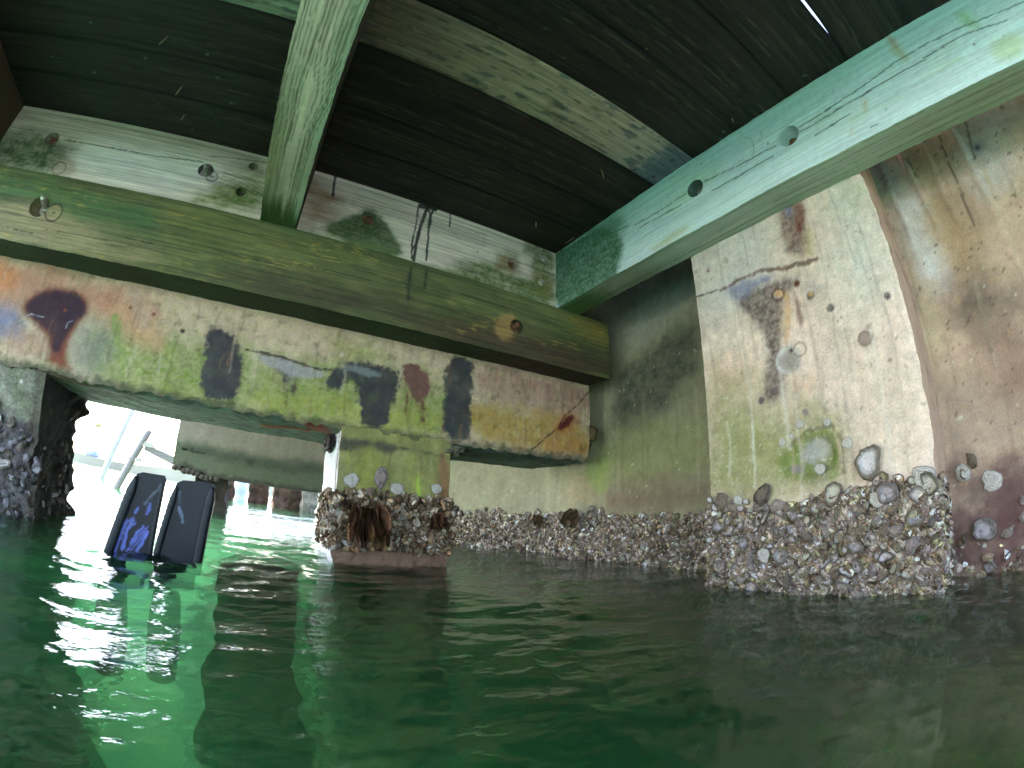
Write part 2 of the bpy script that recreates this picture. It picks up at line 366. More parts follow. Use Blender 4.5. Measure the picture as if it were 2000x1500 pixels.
def cap_x(px): return float(np.interp(px, [0,300,600,900,1150], [-1.1519,-0.4596,0.1583,0.8392,1.5886]))
def cap_col(P, fc):
    if fc == 'y-': return cap_front(P)
    if fc == 'z-': return cap_under(P)
    p = Paint(P[:,[0,2]] if fc[0] != 'x' else P[:,[1,2]], s(140,128,90), 3); p.shade(9, .3); p.blotch(s(110,116,70), 10, .0, .5, .6)
    return p.out()
CAP_Z0, CAP_Z1, CAP_Y0, CAP_Y1, CAP_X1 = .53, 1.262, 1.83, 2.36, 1.589
mb = MB(); wb = wob(.006, 9, 1)
def cap_disp(P):
    Q = wob(.007, 7, 1, 4)(P); e = np.exp(-((P[:,2]-CAP_Z0)/.03)**2)*np.exp(-((P[:,1]-CAP_Y0)/.03)**2)
    Q[:,2] += e*(.010+.016*fbm(P, 22, 3, 5)); Q[:,1] += e*.010; return Q
gbox(mb, (-2.6, CAP_Y0, CAP_Z0), (CAP_X1, CAP_Y1, CAP_Z1), {'y-': .005, 'z-': .009, 'x+': .012}, cap_col, cap_disp)
cap = mb.build("pier_cap", M_CONC)
tag(cap, "long stained concrete cap beam with black run-offs under the lower green timber", "concrete beam")
# exposed reinforcement and crumbled mortar of the cap
mb = MB(); tube(mb, [(-.02+.03*t, 2.02-.01*t, .527-.004*math.sin(t)) for t in range(8)], .007, s(110,52,28), 8); mb.build("reinforcing_bar", M_RUST, cap)
def lump(mb, c, size, col, seed, sub=3, rough=.35, f=1.6):
    import bmesh
    bm = bmesh.new(); bmesh.ops.create_icosphere(bm, subdivisions=sub, radius=1)
    V = np.array([v.co[:] for v in bm.verts]); F = np.array([[v.index for v in q.verts] for q in bm.faces]); bm.free()
    n = fbm(V, f, 4, seed); W = V*(1+rough*n)[:,None]*np.asarray(size) + np.asarray(c)
    C = np.tile(np.asarray(col), (len(V), 1))*np.clip(1+.6*fbm(V, 5, 3, seed+3), .3, 1.8)[:,None]
    mb.add(W, F, C); return mb
mb = MB()
for k in range(7): lump(mb, (1.605+.02*random.random(), 1.86+.09*k*.5, .60+.10*random.random()), (.035,.05,.05), s(92,80,50), k, 3)
mb.build("mortar_fillet", M_ROUGH, cap)
mb = MB()
lump(mb, (.815, 1.862, .518), (.05,.032,.024), s(92,92,72), 20, 4, .6, 2); mb.build("spalled_lump", M_ROUGH, cap)
mb = MB(); lump(mb, (.292, 2.05, .50), (.025,.09,.04), s(52,48,44), 30, 4, .6, 2); mb.build("spalled_lump", M_ROUGH, cap)

# ------------------------------------------------------------------ piles
def enc(p, z, z1, col1, col2, n=40):
    """crust colour below the tide mark z1"""
    m = sm(.03, -.03, z - z1 + .05*p.n(14)); p.mix(m*.95, col1); p.mix(m*sm(-.1, .4, p.n(n))*.9, col2); return p
def post_col(P, fc):
    if fc in ('y-',):
        p = Paint(P[:,[0,2]], s(132,130,76), 4, (50, 4)); p.shade(8, .25); p.shade((40, 5), .2)
        p.poly([(0.2819,0.5180),(0.7971,0.4887),(0.7988,0.4661),(0.6046,0.4991),(0.5176,0.4554),(0.4259,0.4862),(0.3650,0.4462),(0.2904,0.4463)], s(62,58,52), .008, .014, 30, .9)
        p.poly([(0.3639,0.4565),(0.4704,0.4815),(0.5253,0.3704),(0.4689,0.2590),(0.3784,0.3124)], s(138,140,60), .02, .02, (30,8), .7)
        p.poly([(0.2950,0.4056),(0.3683,0.4152),(0.3593,0.2897),(0.2990,0.2627)], s(112,112,80), .02, .02, 20, .7)
        for k in range(9):
            a = .35+.045*k; p.poly([(a,.47),(a+.008,.47),(a+.006,.40-.05*random.random()),(a+.002,.40)], [s(160,165,60), s(88,74,52), s(150,150,110)][k % 3], .004, .005, (70,8), .6)
        p.poly([(0.6493,0.3834),(0.6654,0.3850),(0.6813,0.2658),(0.6590,0.2532)], s(168,196,60), .004, .004, 30, .7)
        p.poly([(.745,.5),(.80,.5),(.82,.2),(.77,.2)], s(128,84,62), .01, .012, 30, .7)
        enc(p, P[:,2], .27, s(96,78,62), s(60,46,38)); m = sm(.02, -.02, P[:,2]-.085+.02*p.n(20)); p.mix(m*.8, s(128,98,80))
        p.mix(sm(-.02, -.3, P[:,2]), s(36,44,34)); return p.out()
    if fc == 'x-':
        p = Paint(P[:,[1,2]], s(196,196,200), 5); p.shade(12, .12)  # whitish base: daylight on this side painted into the colour
        p.line([(1.885,.52),(1.88,.42),(1.89,.36),(1.885,.3)], s(112,58,42), .006, .9, .004, .01)
        p.line([(1.90,.5),(1.895,.25)], s(110,104,100), .003, .8); p.poly([(1.83,.53),(1.86,.53),(1.86,.28),(1.83,.28)], s(128,120,100), .01, .01, 20, .8)
        m = sm(.02, -.02, np.abs(P[:,2]-.22)-.06+.05*p.n(12)); p.mix(m*.8, s(96,78,64))
        p.poly([(1.95,.14),(2.05,.15),(2.04,.05),(1.97,.04)], s(60,52,48), .01, .03, 20, .9)
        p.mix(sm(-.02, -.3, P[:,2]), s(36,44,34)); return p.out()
    p = Paint(P[:,[0,2]] if fc[0] == 'y' else P[:,[1,2]], s(110,104,80), 6); p.shade(9, .3); enc(p, P[:,2], .25, s(90,74,60), s(50,40,34)); return p.out()
def pile_disp(a, f, seed, z1=.28, lean=(0, 0), out=.0):
    def fn(P):
        Q = P.copy(); k = 1+2.2*sm(z1, z1-.08, P[:,2])
        for i in range(2): Q[:,i] += a*k*fbm(P, f, 4, seed+i*5) + .09*sm(-.03, -.25, P[:,2])*fbm(P, 5, 4, seed+30+i*5)
        Q[:,0] -= lean[0]*P[:,2]; Q[:,1] -= lean[1]*P[:,2]; return Q
    return fn
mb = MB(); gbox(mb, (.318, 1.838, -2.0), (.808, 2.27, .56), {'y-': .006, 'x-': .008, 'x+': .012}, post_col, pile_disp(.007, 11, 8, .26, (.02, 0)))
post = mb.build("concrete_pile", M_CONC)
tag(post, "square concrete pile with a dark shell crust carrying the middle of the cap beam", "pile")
def lpost_col(P, fc):
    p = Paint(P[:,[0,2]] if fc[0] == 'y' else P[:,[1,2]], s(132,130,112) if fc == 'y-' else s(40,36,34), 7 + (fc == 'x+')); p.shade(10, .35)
    if fc == 'y-':
        p.poly([(-1.6,.56),(-1.2,.56),(-1.2,.0),(-1.6,.0)], s(96,96,122), .03, .03, 14, .6); p.blotch(s(108,114,80), 9, 0, .5, .5)
        p.spot((-.99,.485), .006, s(215,215,205)); enc(p, P[:,2], .34, s(96,88,88), s(62,52,50))
        p.mix(sm(.02, -.02, P[:,0]+.905+.02*p.n(20))*0 + sm(-.02,.01,P[:,0]+.92+.03*p.n(20))*.7, s(74,66,50))
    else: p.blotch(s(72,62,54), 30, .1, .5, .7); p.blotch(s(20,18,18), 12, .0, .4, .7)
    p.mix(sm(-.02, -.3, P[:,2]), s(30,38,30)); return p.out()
def ld_(P):
    Q = pile_disp(.008, 10, 31, .36, (.085, 0))(P)
    pit = sm(.15, .3, P[:,1]-1.85)*np.exp(-((P[:,0]+.885)/.05)**2)
    Q[:,0] += pit*.035*fbm(P, 14, 4, 44); Q[:,1] += sm(2.1, 2.27, P[:,1])*.05*fbm(P, 10, 4, 47)
    Q[:,1] += .14*sm(.36, .54, P[:,2])*sm(2.0, 2.27, P[:,1]); return Q
mb = MB(); gbox(mb, (-1.40, 1.85, -2.0), (-.885, 2.27, .56), {'y-': .007, 'x+': .009, 'y+': .02}, lpost_col, ld_)
lpost = mb.build("concrete_pile", M_ROUGH)
tag(lpost, "shell-covered concrete pile with a pitted black side, left of the swim fins", "pile")

# ------------------------------------------------------------------ sea wall and the column standing out of it
def wall_col(P, fc):
    p = Paint(P[:,[1,2]], s(148,144,116), 9, (40, 3)); p.shade(5, .2); p.shade((26, 5), .15)
    right = P[:,1] < .55
    # stretch between the cap and the column
    p.poly([(1.9635,1.6852),(1.7557,1.5260),(1.1078,1.5699),(1.1608,1.2356),(1.7755,1.1681),(1.9741,1.3968)], s(150,150,142), .05, .03, 9, .7)
    p.poly([(1.7912,1.6848),(1.4066,1.6487),(1.0860,1.6890),(1.1179,1.5120),(1.6285,1.4751),(1.8043,1.4753)], s(88,100,106), .05, .05, (12,4), .75)
    p.poly([(1.6271,1.4914),(1.3542,1.4603),(1.1520,1.4055),(1.1646,1.3224),(1.5962,1.3644)], s(162,172,184), .04, .04, (14,5), .6)
    p.poly([(1.8171,0.9616),(1.5754,1.1110),(1.3527,1.1600),(1.1433,1.2015),(1.1622,0.8928),(1.3168,0.8137),(1.5223,0.7340),(1.7089,0.6939),(1.8213,0.7388)], s(66,72,62), .035, .035, 10, .85, .2)
    p.poly([(2.0058,0.7198),(1.1774,0.7242),(1.1756,0.3965),(2.0002,0.3877)], s(138,140,86), .05, .04, 8, .75, .3)
    p.poly([(1.9813,0.5654),(1.8304,0.5807),(1.8288,0.3817),(1.9998,0.3728)], s(134,150,78), .02, .03, 12, .7)
    p.poly([(1.8295,0.4382),(1.1749,0.4193),(1.1649,0.2597),(1.9087,0.2407)], s(124,104,84), .03, .03, 12, .8)
    p.poly([(2.1539,0.4860),(2.0026,0.4921),(1.9209,0.3850),(1.9539,0.3131),(2.1479,0.3148)], s(166,148,116), .02, .02, 16, .8)
    # stretch right of the column
    r = right*1.0
    q = Paint(P[:,[1,2]], s(182,156,132), 10, (40, 3)); q.shade(5, .25); q.shade((22, 6), .12)
    q.poly([(0.1561,1.5575),(0.0276,1.4066),(0.0244,1.1691),(0.0211,0.9812),(0.0761,0.9033),(0.1334,0.9418),(0.1473,1.0270),(0.1399,1.1738),(0.1783,1.4073)], s(208,204,200), .03, .03, 10, .92)  # light falling in from above, painted as a pale patch
    q.poly([(0.1361,1.5460),(0.0466,1.4164),(0.1168,1.3265),(0.1824,1.3337)], s(120,122,136), .02, .02, 14, .8)
    q.poly([(-0.2164,1.4852),(-0.4525,1.4912),(-0.3770,1.2373),(-0.2027,1.1387),(-0.1739,1.3069)], s(196,192,188), .04, .03, 9, .7)  # second painted light patch, farther right
    q.poly([(0.0508,1.2950),(-0.0952,1.2281),(-0.1268,1.0061),(-0.0431,0.8831),(0.0138,1.0588)], s(160,132,92), .03, .03, 12, .7)
    q.poly([(0.1405,0.9839),(0.0777,0.8661),(0.0929,0.7432),(0.1869,0.6619),(0.1997,0.8099)], s(196,176,142), .02, .03, 14, .7, .4)
    q.poly([(0.0549,0.8776),(-0.0665,0.9504),(-0.2642,0.8133),(-0.2219,0.6910),(0.0364,0.7452)], s(104,90,76), .05, .05, 8, .85)
    q.poly([(0.0319,0.7616),(-0.2219,0.6910),(-0.1598,0.4537),(-0.0062,0.5495),(0.0401,0.6599)], s(126,98,82), .05, .05, 8, .8)
    q.poly([(0.1652,0.5877),(0.0378,0.5923),(-0.0827,0.4080),(-0.0693,0.3192),(0.1829,0.3593)], s(160,140,120), .03, .04, 12, .7)
    q.poly([(0.1829,0.3593),(0.0806,0.3435),(-0.1392,0.3371),(-0.1202,0.1627),(0.1966,0.2004)], s(112,90,80), .03, .04, 14, .75)
    q.poly([(0.1866,0.2233),(0.0947,0.1894),(0.0302,0.3355),(-0.1350,0.3081),(-0.1154,-0.0283),(0.1924,-0.0078)], s(92,54,56), .02, .03, 16, .85)
    q.spot([(-0.2564,1.3629)][0], .022, s(96,104,128), .03, .7, .01); q.spot([(-0.2564,1.3629)][0], .010, s(70,74,90), .006)
    for pts in ([(0.0115,1.4551),(0.0088,1.3969),(0.0021,1.3487)], [(-0.1465,1.4754),(-0.1291,1.3525),(-0.1228,1.1938),(-0.1199,1.0889)], [(-0.2744,1.5071),(-0.2432,1.3941),(-0.2263,1.3246)]):
        q.line(pts, s(86,74,62), .003, .8, .003, .004)
    q.line([(-0.2414,1.2755),(-0.2218,1.0897),(-0.2187,0.9170),(-0.2368,0.7365)], s(186,164,138), .006, .8)
    q.blotch(s(88,74,60), 55, .58, .64, .7, 3); q.blotch(s(190,150,96), 30, .5, .65, .4)
    C = np.where(right[:,None], q.C, p.C)
    t = Paint(P[:,[1,2]], s(0,0,0), 12); t.C = C
    t.blotch(s(205,205,180), 60, .84, .88, .6, 2)
    t.drips(55, (-.5, 2.0, .5, 1.5), [s(92,84,66), s(190,178,150), s(110,88,70), s(76,80,60)], 8, (.1, .6), (.002, .007), .25)
    m = sm(.03, -.03, P[:,2]-.20-.12*right*sm(.3,-.1,P[:,1])+.06*t.n(14)); t.mix(m*.75*(1-.6*right), s(98,84,74))
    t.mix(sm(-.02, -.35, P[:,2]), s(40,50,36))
    return t.out()
def wall_disp(P):
    Q = P.copy(); Q[:,0] -= .06*(P[:,1] < .55); y = P[:,1]
    Q[:,0] -= .46*np.maximum(0, y-2.36); Q[:,0] += .004*fbm(P, 6, 4, 3)
    # board-mark ridges high on the right stretch
    for (y0, wd, a) in ((.115,.010,.010), (.02,.010,.012), (-.06,.008,.010), (-.20,.012,.012)):
        Q[:,0] -= a*np.exp(-(((y-y0)+.02*fbm(P, 3, 2, y0*9))/wd)**2)*sm(1.0, 1.25, P[:,2])*(y < .3)
    Q[:,0] -= .09*sm(2.0, 1.985, y)*0 + .05*sm(1.92, 2.08, y)
    return Q
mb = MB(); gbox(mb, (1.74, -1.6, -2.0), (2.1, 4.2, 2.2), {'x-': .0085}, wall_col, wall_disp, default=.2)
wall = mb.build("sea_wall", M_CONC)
tag(wall, "old concrete sea wall behind the column with tan and green stains and painted pale light patches", "wall")

def col_front(P):
    p = Paint(P[:,[1,2]], s(222,198,180), 13, (50, 3)); p.shade(4, .10); p.shade((34, 5), .08); p.shade(40, .10)
    p.poly([(0.9435,1.3296),(0.5392,1.3198),(0.5593,1.0620),(0.7641,0.8947),(0.9451,0.9531)], s(196,192,188), .05, .03, 8, .7)
    p.poly([(0.3119,1.3369),(0.1433,1.2880),(0.1618,1.0299),(0.2482,0.7999),(0.3771,0.8423)], s(204,204,192), .05, .04, 8, .8)
    p.poly([(0.2550,1.2590),(0.1575,1.2510),(0.1925,1.1014),(0.2696,1.0971)], s(168,166,136), .03, .03, 14, .6, .4)
    p.poly([(0.9333,0.8442),(0.6985,0.7605),(0.6928,0.6509),(0.8409,0.6275),(0.9442,0.6865)], s(204,174,146), .04, .03, 10, .75)
    p.poly([(0.9364,0.6946),(0.8123,0.6958),(0.6796,0.5958),(0.5693,0.5740),(0.4391,0.5016),(0.4299,0.4094),(0.4385,0.3068),(0.7022,0.2981),(0.9576,0.3041)], s(132,134,78), .04, .04, 9, .85, .25)
    p.poly([(0.9739,0.6730),(0.7542,0.6464),(0.6071,0.5648),(0.4428,0.4717),(0.4199,0.3783),(0.4450,0.2486),(0.9922,0.2595)], s(140,138,88), .06, .03, 9, .8, .2)
    p.poly([(0.6767,0.6212),(0.4639,0.5687),(0.4410,0.4866),(0.5800,0.4784),(0.7251,0.5352)], s(158,150,118), .03, .03, 14, .6, .5)
    p.poly([(0.3940,0.6799),(0.1477,0.6163),(0.1784,0.2772),(0.4236,0.3345)], s(204,184,160), .05, .03, 8, .6)
    # rust stain
    p.poly([(0.5045,1.2963),(0.4144,1.2717),(0.4176,1.1666),(0.4304,1.0684),(0.4778,1.0564),(0.5189,1.0904),(0.5212,1.1836)], s(104,74,66), .014, .016, 32, .9, .25)
    p.poly([(0.4293,1.2726),(0.3959,1.2618),(0.4122,1.1855),(0.4570,1.1213),(0.4639,1.1889)], s(112,48,38), .006, .008, 46, .8)
    p.poly([(0.4789,1.2757),(0.4523,1.2686),(0.4623,1.2102),(0.4785,1.2296)], s(120,122,160), .004, .006, 40, .8)
    p.poly([(0.4176,1.1666),(0.3959,1.1351),(0.4208,1.0443),(0.4682,1.0543)], s(186,160,118), .012, .012, 30, .7)
    p.line([(0.8112,1.0617),(0.7335,1.0744),(0.6435,1.0719),(0.5610,1.0545),(0.4823,1.0381),(0.4210,1.0286)], s(104,74,62), .006, .85, .005, .01)
    p.poly([(0.7970,1.0606),(0.7214,1.0652),(0.6043,1.0516),(0.5891,1.0229),(0.6675,1.0187),(0.7015,0.9781),(0.7736,1.0045)], s(136,140,164), .008, .012, 34, .9)
    p.poly([(0.7563,0.9981),(0.6771,1.0142),(0.5903,1.0173),(0.5183,1.0149),(0.4924,0.9792),(0.5310,0.9589),(0.5587,0.9518),(0.5851,0.8380),(0.6037,0.7529),(0.5931,0.6716),(0.6230,0.6185),(0.6503,0.5986),(0.7012,0.6140),(0.6862,0.7028),(0.6579,0.7605),(0.6644,0.8477),(0.7137,0.9080)], s(88,74,70), .013, .016, 30, .92, .25)
    p.poly([(0.5230,0.9676),(0.5088,0.9241),(0.5053,0.8490),(0.5217,0.8040),(0.5342,0.8585)], s(148,112,98), .006, .008, 40, .85)
    p.poly([(0.5662,0.9352),(0.5389,0.9311),(0.5573,0.8293),(0.5763,0.7774),(0.5937,0.7895)], s(212,172,132), .005, .006, 40, .9)
    p.poly([(0.6020,0.9816),(0.5613,0.9781),(0.5337,0.9369),(0.5486,0.9231),(0.5810,0.9424)], s(206,162,118), .004, .006, 60, .95)
    p.ring([(0.5815,0.9601)][0], .022, .004, s(84,62,54), .8)
    p.poly([(0.5225,0.9967),(0.4169,0.9843),(0.4183,0.9010),(0.4766,0.8941),(0.5069,0.9329)], s(158,150,146), .02, .015, 30, .6)
    p.spot([(0.5040,0.9720)][0], .012, s(92,50,36)); p.spot([(0.4649,0.9121)][0], .014, s(88,80,76)); p.spot([(0.4638,0.9173)][0], .007, s(206,160,90))
    p.poly([(0.5725,0.6837),(0.5204,0.6625),(0.5103,0.6107),(0.5651,0.6061)], s(204,172,146), .02, .02, 20, .8)
    c = [(0.5847,0.7266)][0]; p.spot(c, .046, s(196,186,180), .004, .95, .004); p.spot((c[0]-.002, c[1]-.004), .033, s(150,138,128), .014, .9, .004)
    p.spot([(0.5706,0.7545)][0], .008, s(50,34,28)); p.ring([(0.5393,0.7493)][0], .022, .003, s(140,118,96), .7)
    # cracks, pits, droppings
    p.line([(0.9330,1.0820),(0.8777,1.0765),(0.8173,1.0685)], s(84,76,72), .0022, .95, .002, .003)
    for q, r, c in (([(0.7662,1.1777)], .014, s(66,48,44)), ([(0.8532,1.1649)], .007, s(96,58,52)), ([(0.4082,0.8492)], .013, s(62,56,58)), ([(0.2195,0.8252)], .012, s(62,54,56)),
                    ([(0.3174,0.7218)], .022, s(140,122,110)), ([(0.2981,0.7550)], .012, s(158,138,122)), ([(0.7012,0.6140)], .013, s(88,78,84)), ([(0.6521,0.6316)], .015, s(98,76,76)),
                    ([(0.3812,0.8091)], .004, s(90,84,84)), ([(0.2566,0.6367)], .006, s(140,112,90)), ([(0.5458,0.5450)], .012, s(128,112,112))):
        p.spot(q[0], r, c, .003, .9, .006, 50)
    p.ring([(0.3174,0.7218)][0], .022, .003, s(112,92,80), .7)
    p.poly([(0.8157,1.2189),(0.7541,1.2141),(0.7554,1.1455),(0.8081,1.1227),(0.8325,1.1675)], s(206,198,176), .008, .008, 40, .7)
    # round algae patch where the surface has been plugged
    p.poly([(0.6668,0.4012),(0.6189,0.4487),(0.5438,0.4854),(0.4664,0.4849),(0.4433,0.4384),(0.4422,0.3441),(0.5155,0.3113),(0.5878,0.3368),(0.6442,0.3501)], s(104,118,52), .009, .018, 26, .95, .2)
    p.line([(0.6091,0.4570),(0.5435,0.4885),(0.4660,0.4879),(0.4413,0.4411),(0.4422,0.3441)], s(62,66,34), .004, .6, .004, .008)
    p.poly([(0.5851,0.4232),(0.5467,0.4574),(0.5025,0.4661),(0.4765,0.4389),(0.4875,0.3947),(0.5357,0.3856),(0.5788,0.3908)], s(156,154,146), .008, .008, 36, .9)
    p.poly([(0.6242,0.3802),(0.5960,0.3976),(0.5670,0.3847),(0.5721,0.3633),(0.6113,0.3580)], s(124,112,108), .004, .006, 50, .9)
    p.blotch(s(120,108,96), 60, .66, .72, .5, 2); p.shade(14, .12); p.blotch(s(176,160,140), (9, 4), .1, .6, .35); p.blotch(s(226,222,208), 70, .55, .65, .3, 2)
    p.drips(70, (.18, .92, .5, 1.5), [s(150,128,108), s(226,220,208), s(120,104,94), s(190,160,130)], 6, (.08, .5), op=.3)
    enc(p, P[:,2], .255, s(112,100,94), s(66,58,54))
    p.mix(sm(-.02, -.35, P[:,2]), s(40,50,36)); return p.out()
def col_col(P, fc):
    if fc == 'x-': return col_front(P)
    p = Paint(P[:,[0,2]] if fc[0] == 'y' else P[:,[0,1]], s(172,142,120), 14); p.shade((20, 4), .2); p.blotch(s(128,96,82), 12, .1, .5, .6); enc(p, P[:,2], .2, s(128,94,84), s(90,70,62)); return p.out()
def col_disp(P):
    Q = wob(.004, 9, 17, 4)(P); e = np.exp(-((P[:,0]-1.382)/.03)**2)*(np.exp(-((P[:,1]-.172)/.02)**2)+np.exp(-((P[:,1]-.93)/.02)**2))
    n = fbm(P, 16, 3, 21); Q[:,0] += e*(.004+.008*n); Q[:,1] += .006*e*n
    d = np.hypot((P[:,1]-[(0.5424,0.4097)][0][0])/.95, (P[:,2]-[(0.5424,0.4097)][0][1])/.8); Q[:,0] += .012*sm(.09, .065, d)*(P[:,0] < 1.40)
    d = np.hypot(P[:,1]-[(0.5847,0.7266)][0][0], P[:,2]-[(0.5847,0.7266)][0][1]); Q[:,0] += .004*sm(.05, .035, d)*(P[:,0] < 1.40)
    return Q
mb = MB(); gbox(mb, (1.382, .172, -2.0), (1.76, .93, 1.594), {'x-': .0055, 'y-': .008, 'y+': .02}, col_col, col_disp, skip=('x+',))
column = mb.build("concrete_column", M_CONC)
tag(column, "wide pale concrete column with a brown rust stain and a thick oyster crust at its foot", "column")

# ================================================================== timber
def grain(p, long_axis, a=.16, seed=0):
    f = (2.2, 75) if long_axis == 0 else (75, 2.2)
    p.C = p.C*np.clip(1+a*p.n(f, 3), .4, 1.7)[:,None]
    f = (.9, 22) if long_axis == 0 else (22, .9)
    p.C = p.C*np.clip(1+a*.7*p.n(f, 3), .4, 1.7)[:,None]; return p
def timber_wob(seed):
    a = wob(.0035, 4, seed)
    return lambda P: a(P) + .0016*np.stack([fbm(P, 34, 3, seed+9+k) for k in range(3)], 1)
def tim_col(P, fc):
    if fc == 'y-':
        p = Paint(P[:,[0,2]], s(90,96,58), 21, (4, 60)); grain(p, 0, .22)
        p.blotch(s(116,118,70), (5, 14), .0, .5, .5); p.blotch(s(66,86,42), (4, 10), .05, .5, .5)
        p.poly([(-1.8513,1.1743),(-1.3346,1.1062),(-1.1016,1.1690),(-0.8510,1.1101),(-0.7095,1.0482),(-0.4911,0.9860),(-0.6497,0.9517),(-0.9907,0.9490),(-1.6742,0.9294)], s(150,136,102), .03, .03, (10,30), .85)
        p.poly([(-1.8700,1.1983),(-1.4192,1.2422),(-1.0615,1.2381),(-0.5677,1.1962),(-0.5473,1.0839),(-0.8629,1.0846),(-1.1075,1.1319),(-1.3280,1.0953),(-1.7648,1.0590)], s(72,104,62), .02, .02, (8,26), .8)
        p.poly([(-0.6291,1.1817),(-0.5237,1.2561),(-0.1712,1.2520),(0.0648,1.1731),(-0.0443,1.0956),(-0.3815,1.1005)], s(112,118,66), .03, .03, (8,24), .6)
        p.poly([(-0.3290,1.0680),(0.2554,1.0845),(0.7185,1.0671),(1.5921,1.1013),(1.5870,0.9425),(0.7290,0.9493),(0.2780,0.9539),(-0.2924,0.9457)], s(66,62,42), .03, .03, (8,30), .85)
        p.poly([(0.4388,1.0405),(1.5921,1.1013),(1.5870,0.9425),(0.4540,0.9299)], s(76,62,44), .02, .02, (8,40), .8)
        m = sm(.1, .5, p.n((3, 9)))*sm(.12, .4, p.n((16, 110), 4)); p.mix(m*.6, s(164,146,70)); p.blotch(s(40,56,26), (2.5, 60), .15, .5, .45, 3)
        p.poly([(1.3113,1.2754),(1.5984,1.2529),(1.5932,1.1311),(1.3109,1.1601)], s(142,122,50), .02, .03, (14,50), .6, .5)
        p.poly([(0.8951,1.1279),(1.0096,1.1733),(0.9981,1.0519),(0.9428,1.0053),(0.8875,1.0366)], s(154,126,78), .01, .012, (20,40), .85)
        p.poly([(0.4544,1.2542),(0.4687,1.2536),(0.4794,1.0752),(0.4618,1.0703)], s(36,42,36), .003, .003, 40, .8); p.poly([(0.5267,1.2512),(0.5413,1.2507),(0.5416,1.1538),(0.5301,1.1504)], s(36,42,36), .003, .003, 40, .8)
        p.spot([(-1.0476,1.1049)][0], .036, s(152,134,98), .004, .6); p.ring([(-1.0476,1.1049)][0], .037, .0025, s(36,32,28), .95); p.spot([(-1.0476,1.1049)][0], .005, s(44,30,26))
        for k in range(9): p.line([(-1.4+.35*k, 1.0+.03*k % .2), (-1.1+.35*k, 1.005+.03*k % .2)], s(40,44,24), .0016, .7, .002, .003)
        p.mix(sm(.02, 0, 1.268-P[:,2])*.5, s(56,82,36)); return p.out()
    if fc == 'z-':
        p = Paint(P[:,[0,1]], s(36,56,26), 22); grain(p, 0, .2); p.mix(sm(.4, 1.2, P[:,0])*.85, s(52,42,28)); p.mix(sm(-.6,-1.0,P[:,0])*.6, s(50,72,52)); return p.out()
    p = Paint(P[:,[1,2]] if fc[0] == 'x' else P[:,[0,1]], s(86,72,46), 23); p.shade(30, .3); return p.out()
B1, B2 = [(-1.1253,1.1169),(1.0071,1.1009)]
mb = MB(); gbox(mb, (-2.6, 1.664, .956), (1.592, 1.834, 1.268), {'y-': .0045, 'z-': .006, 'x+': .01}, tim_col, timber_wob(40),
    holes={'y-': [(*B1, .044, .05), (*B2, .036, .05)]})
tim = mb.build("lower_timber", M_WOODX)
tag(tim, "thick green slimy horizontal timber bolted along the top of the concrete cap", "timber beam")
bolt(tim, (B1[0]+.012, 1.712, B1[1]+.012), 1, -1, .013, .021, .075, False, .25); bolt(tim, (B2[0], 1.710, B2[1]), 1, -1, .012, .02, .055, True, .1)

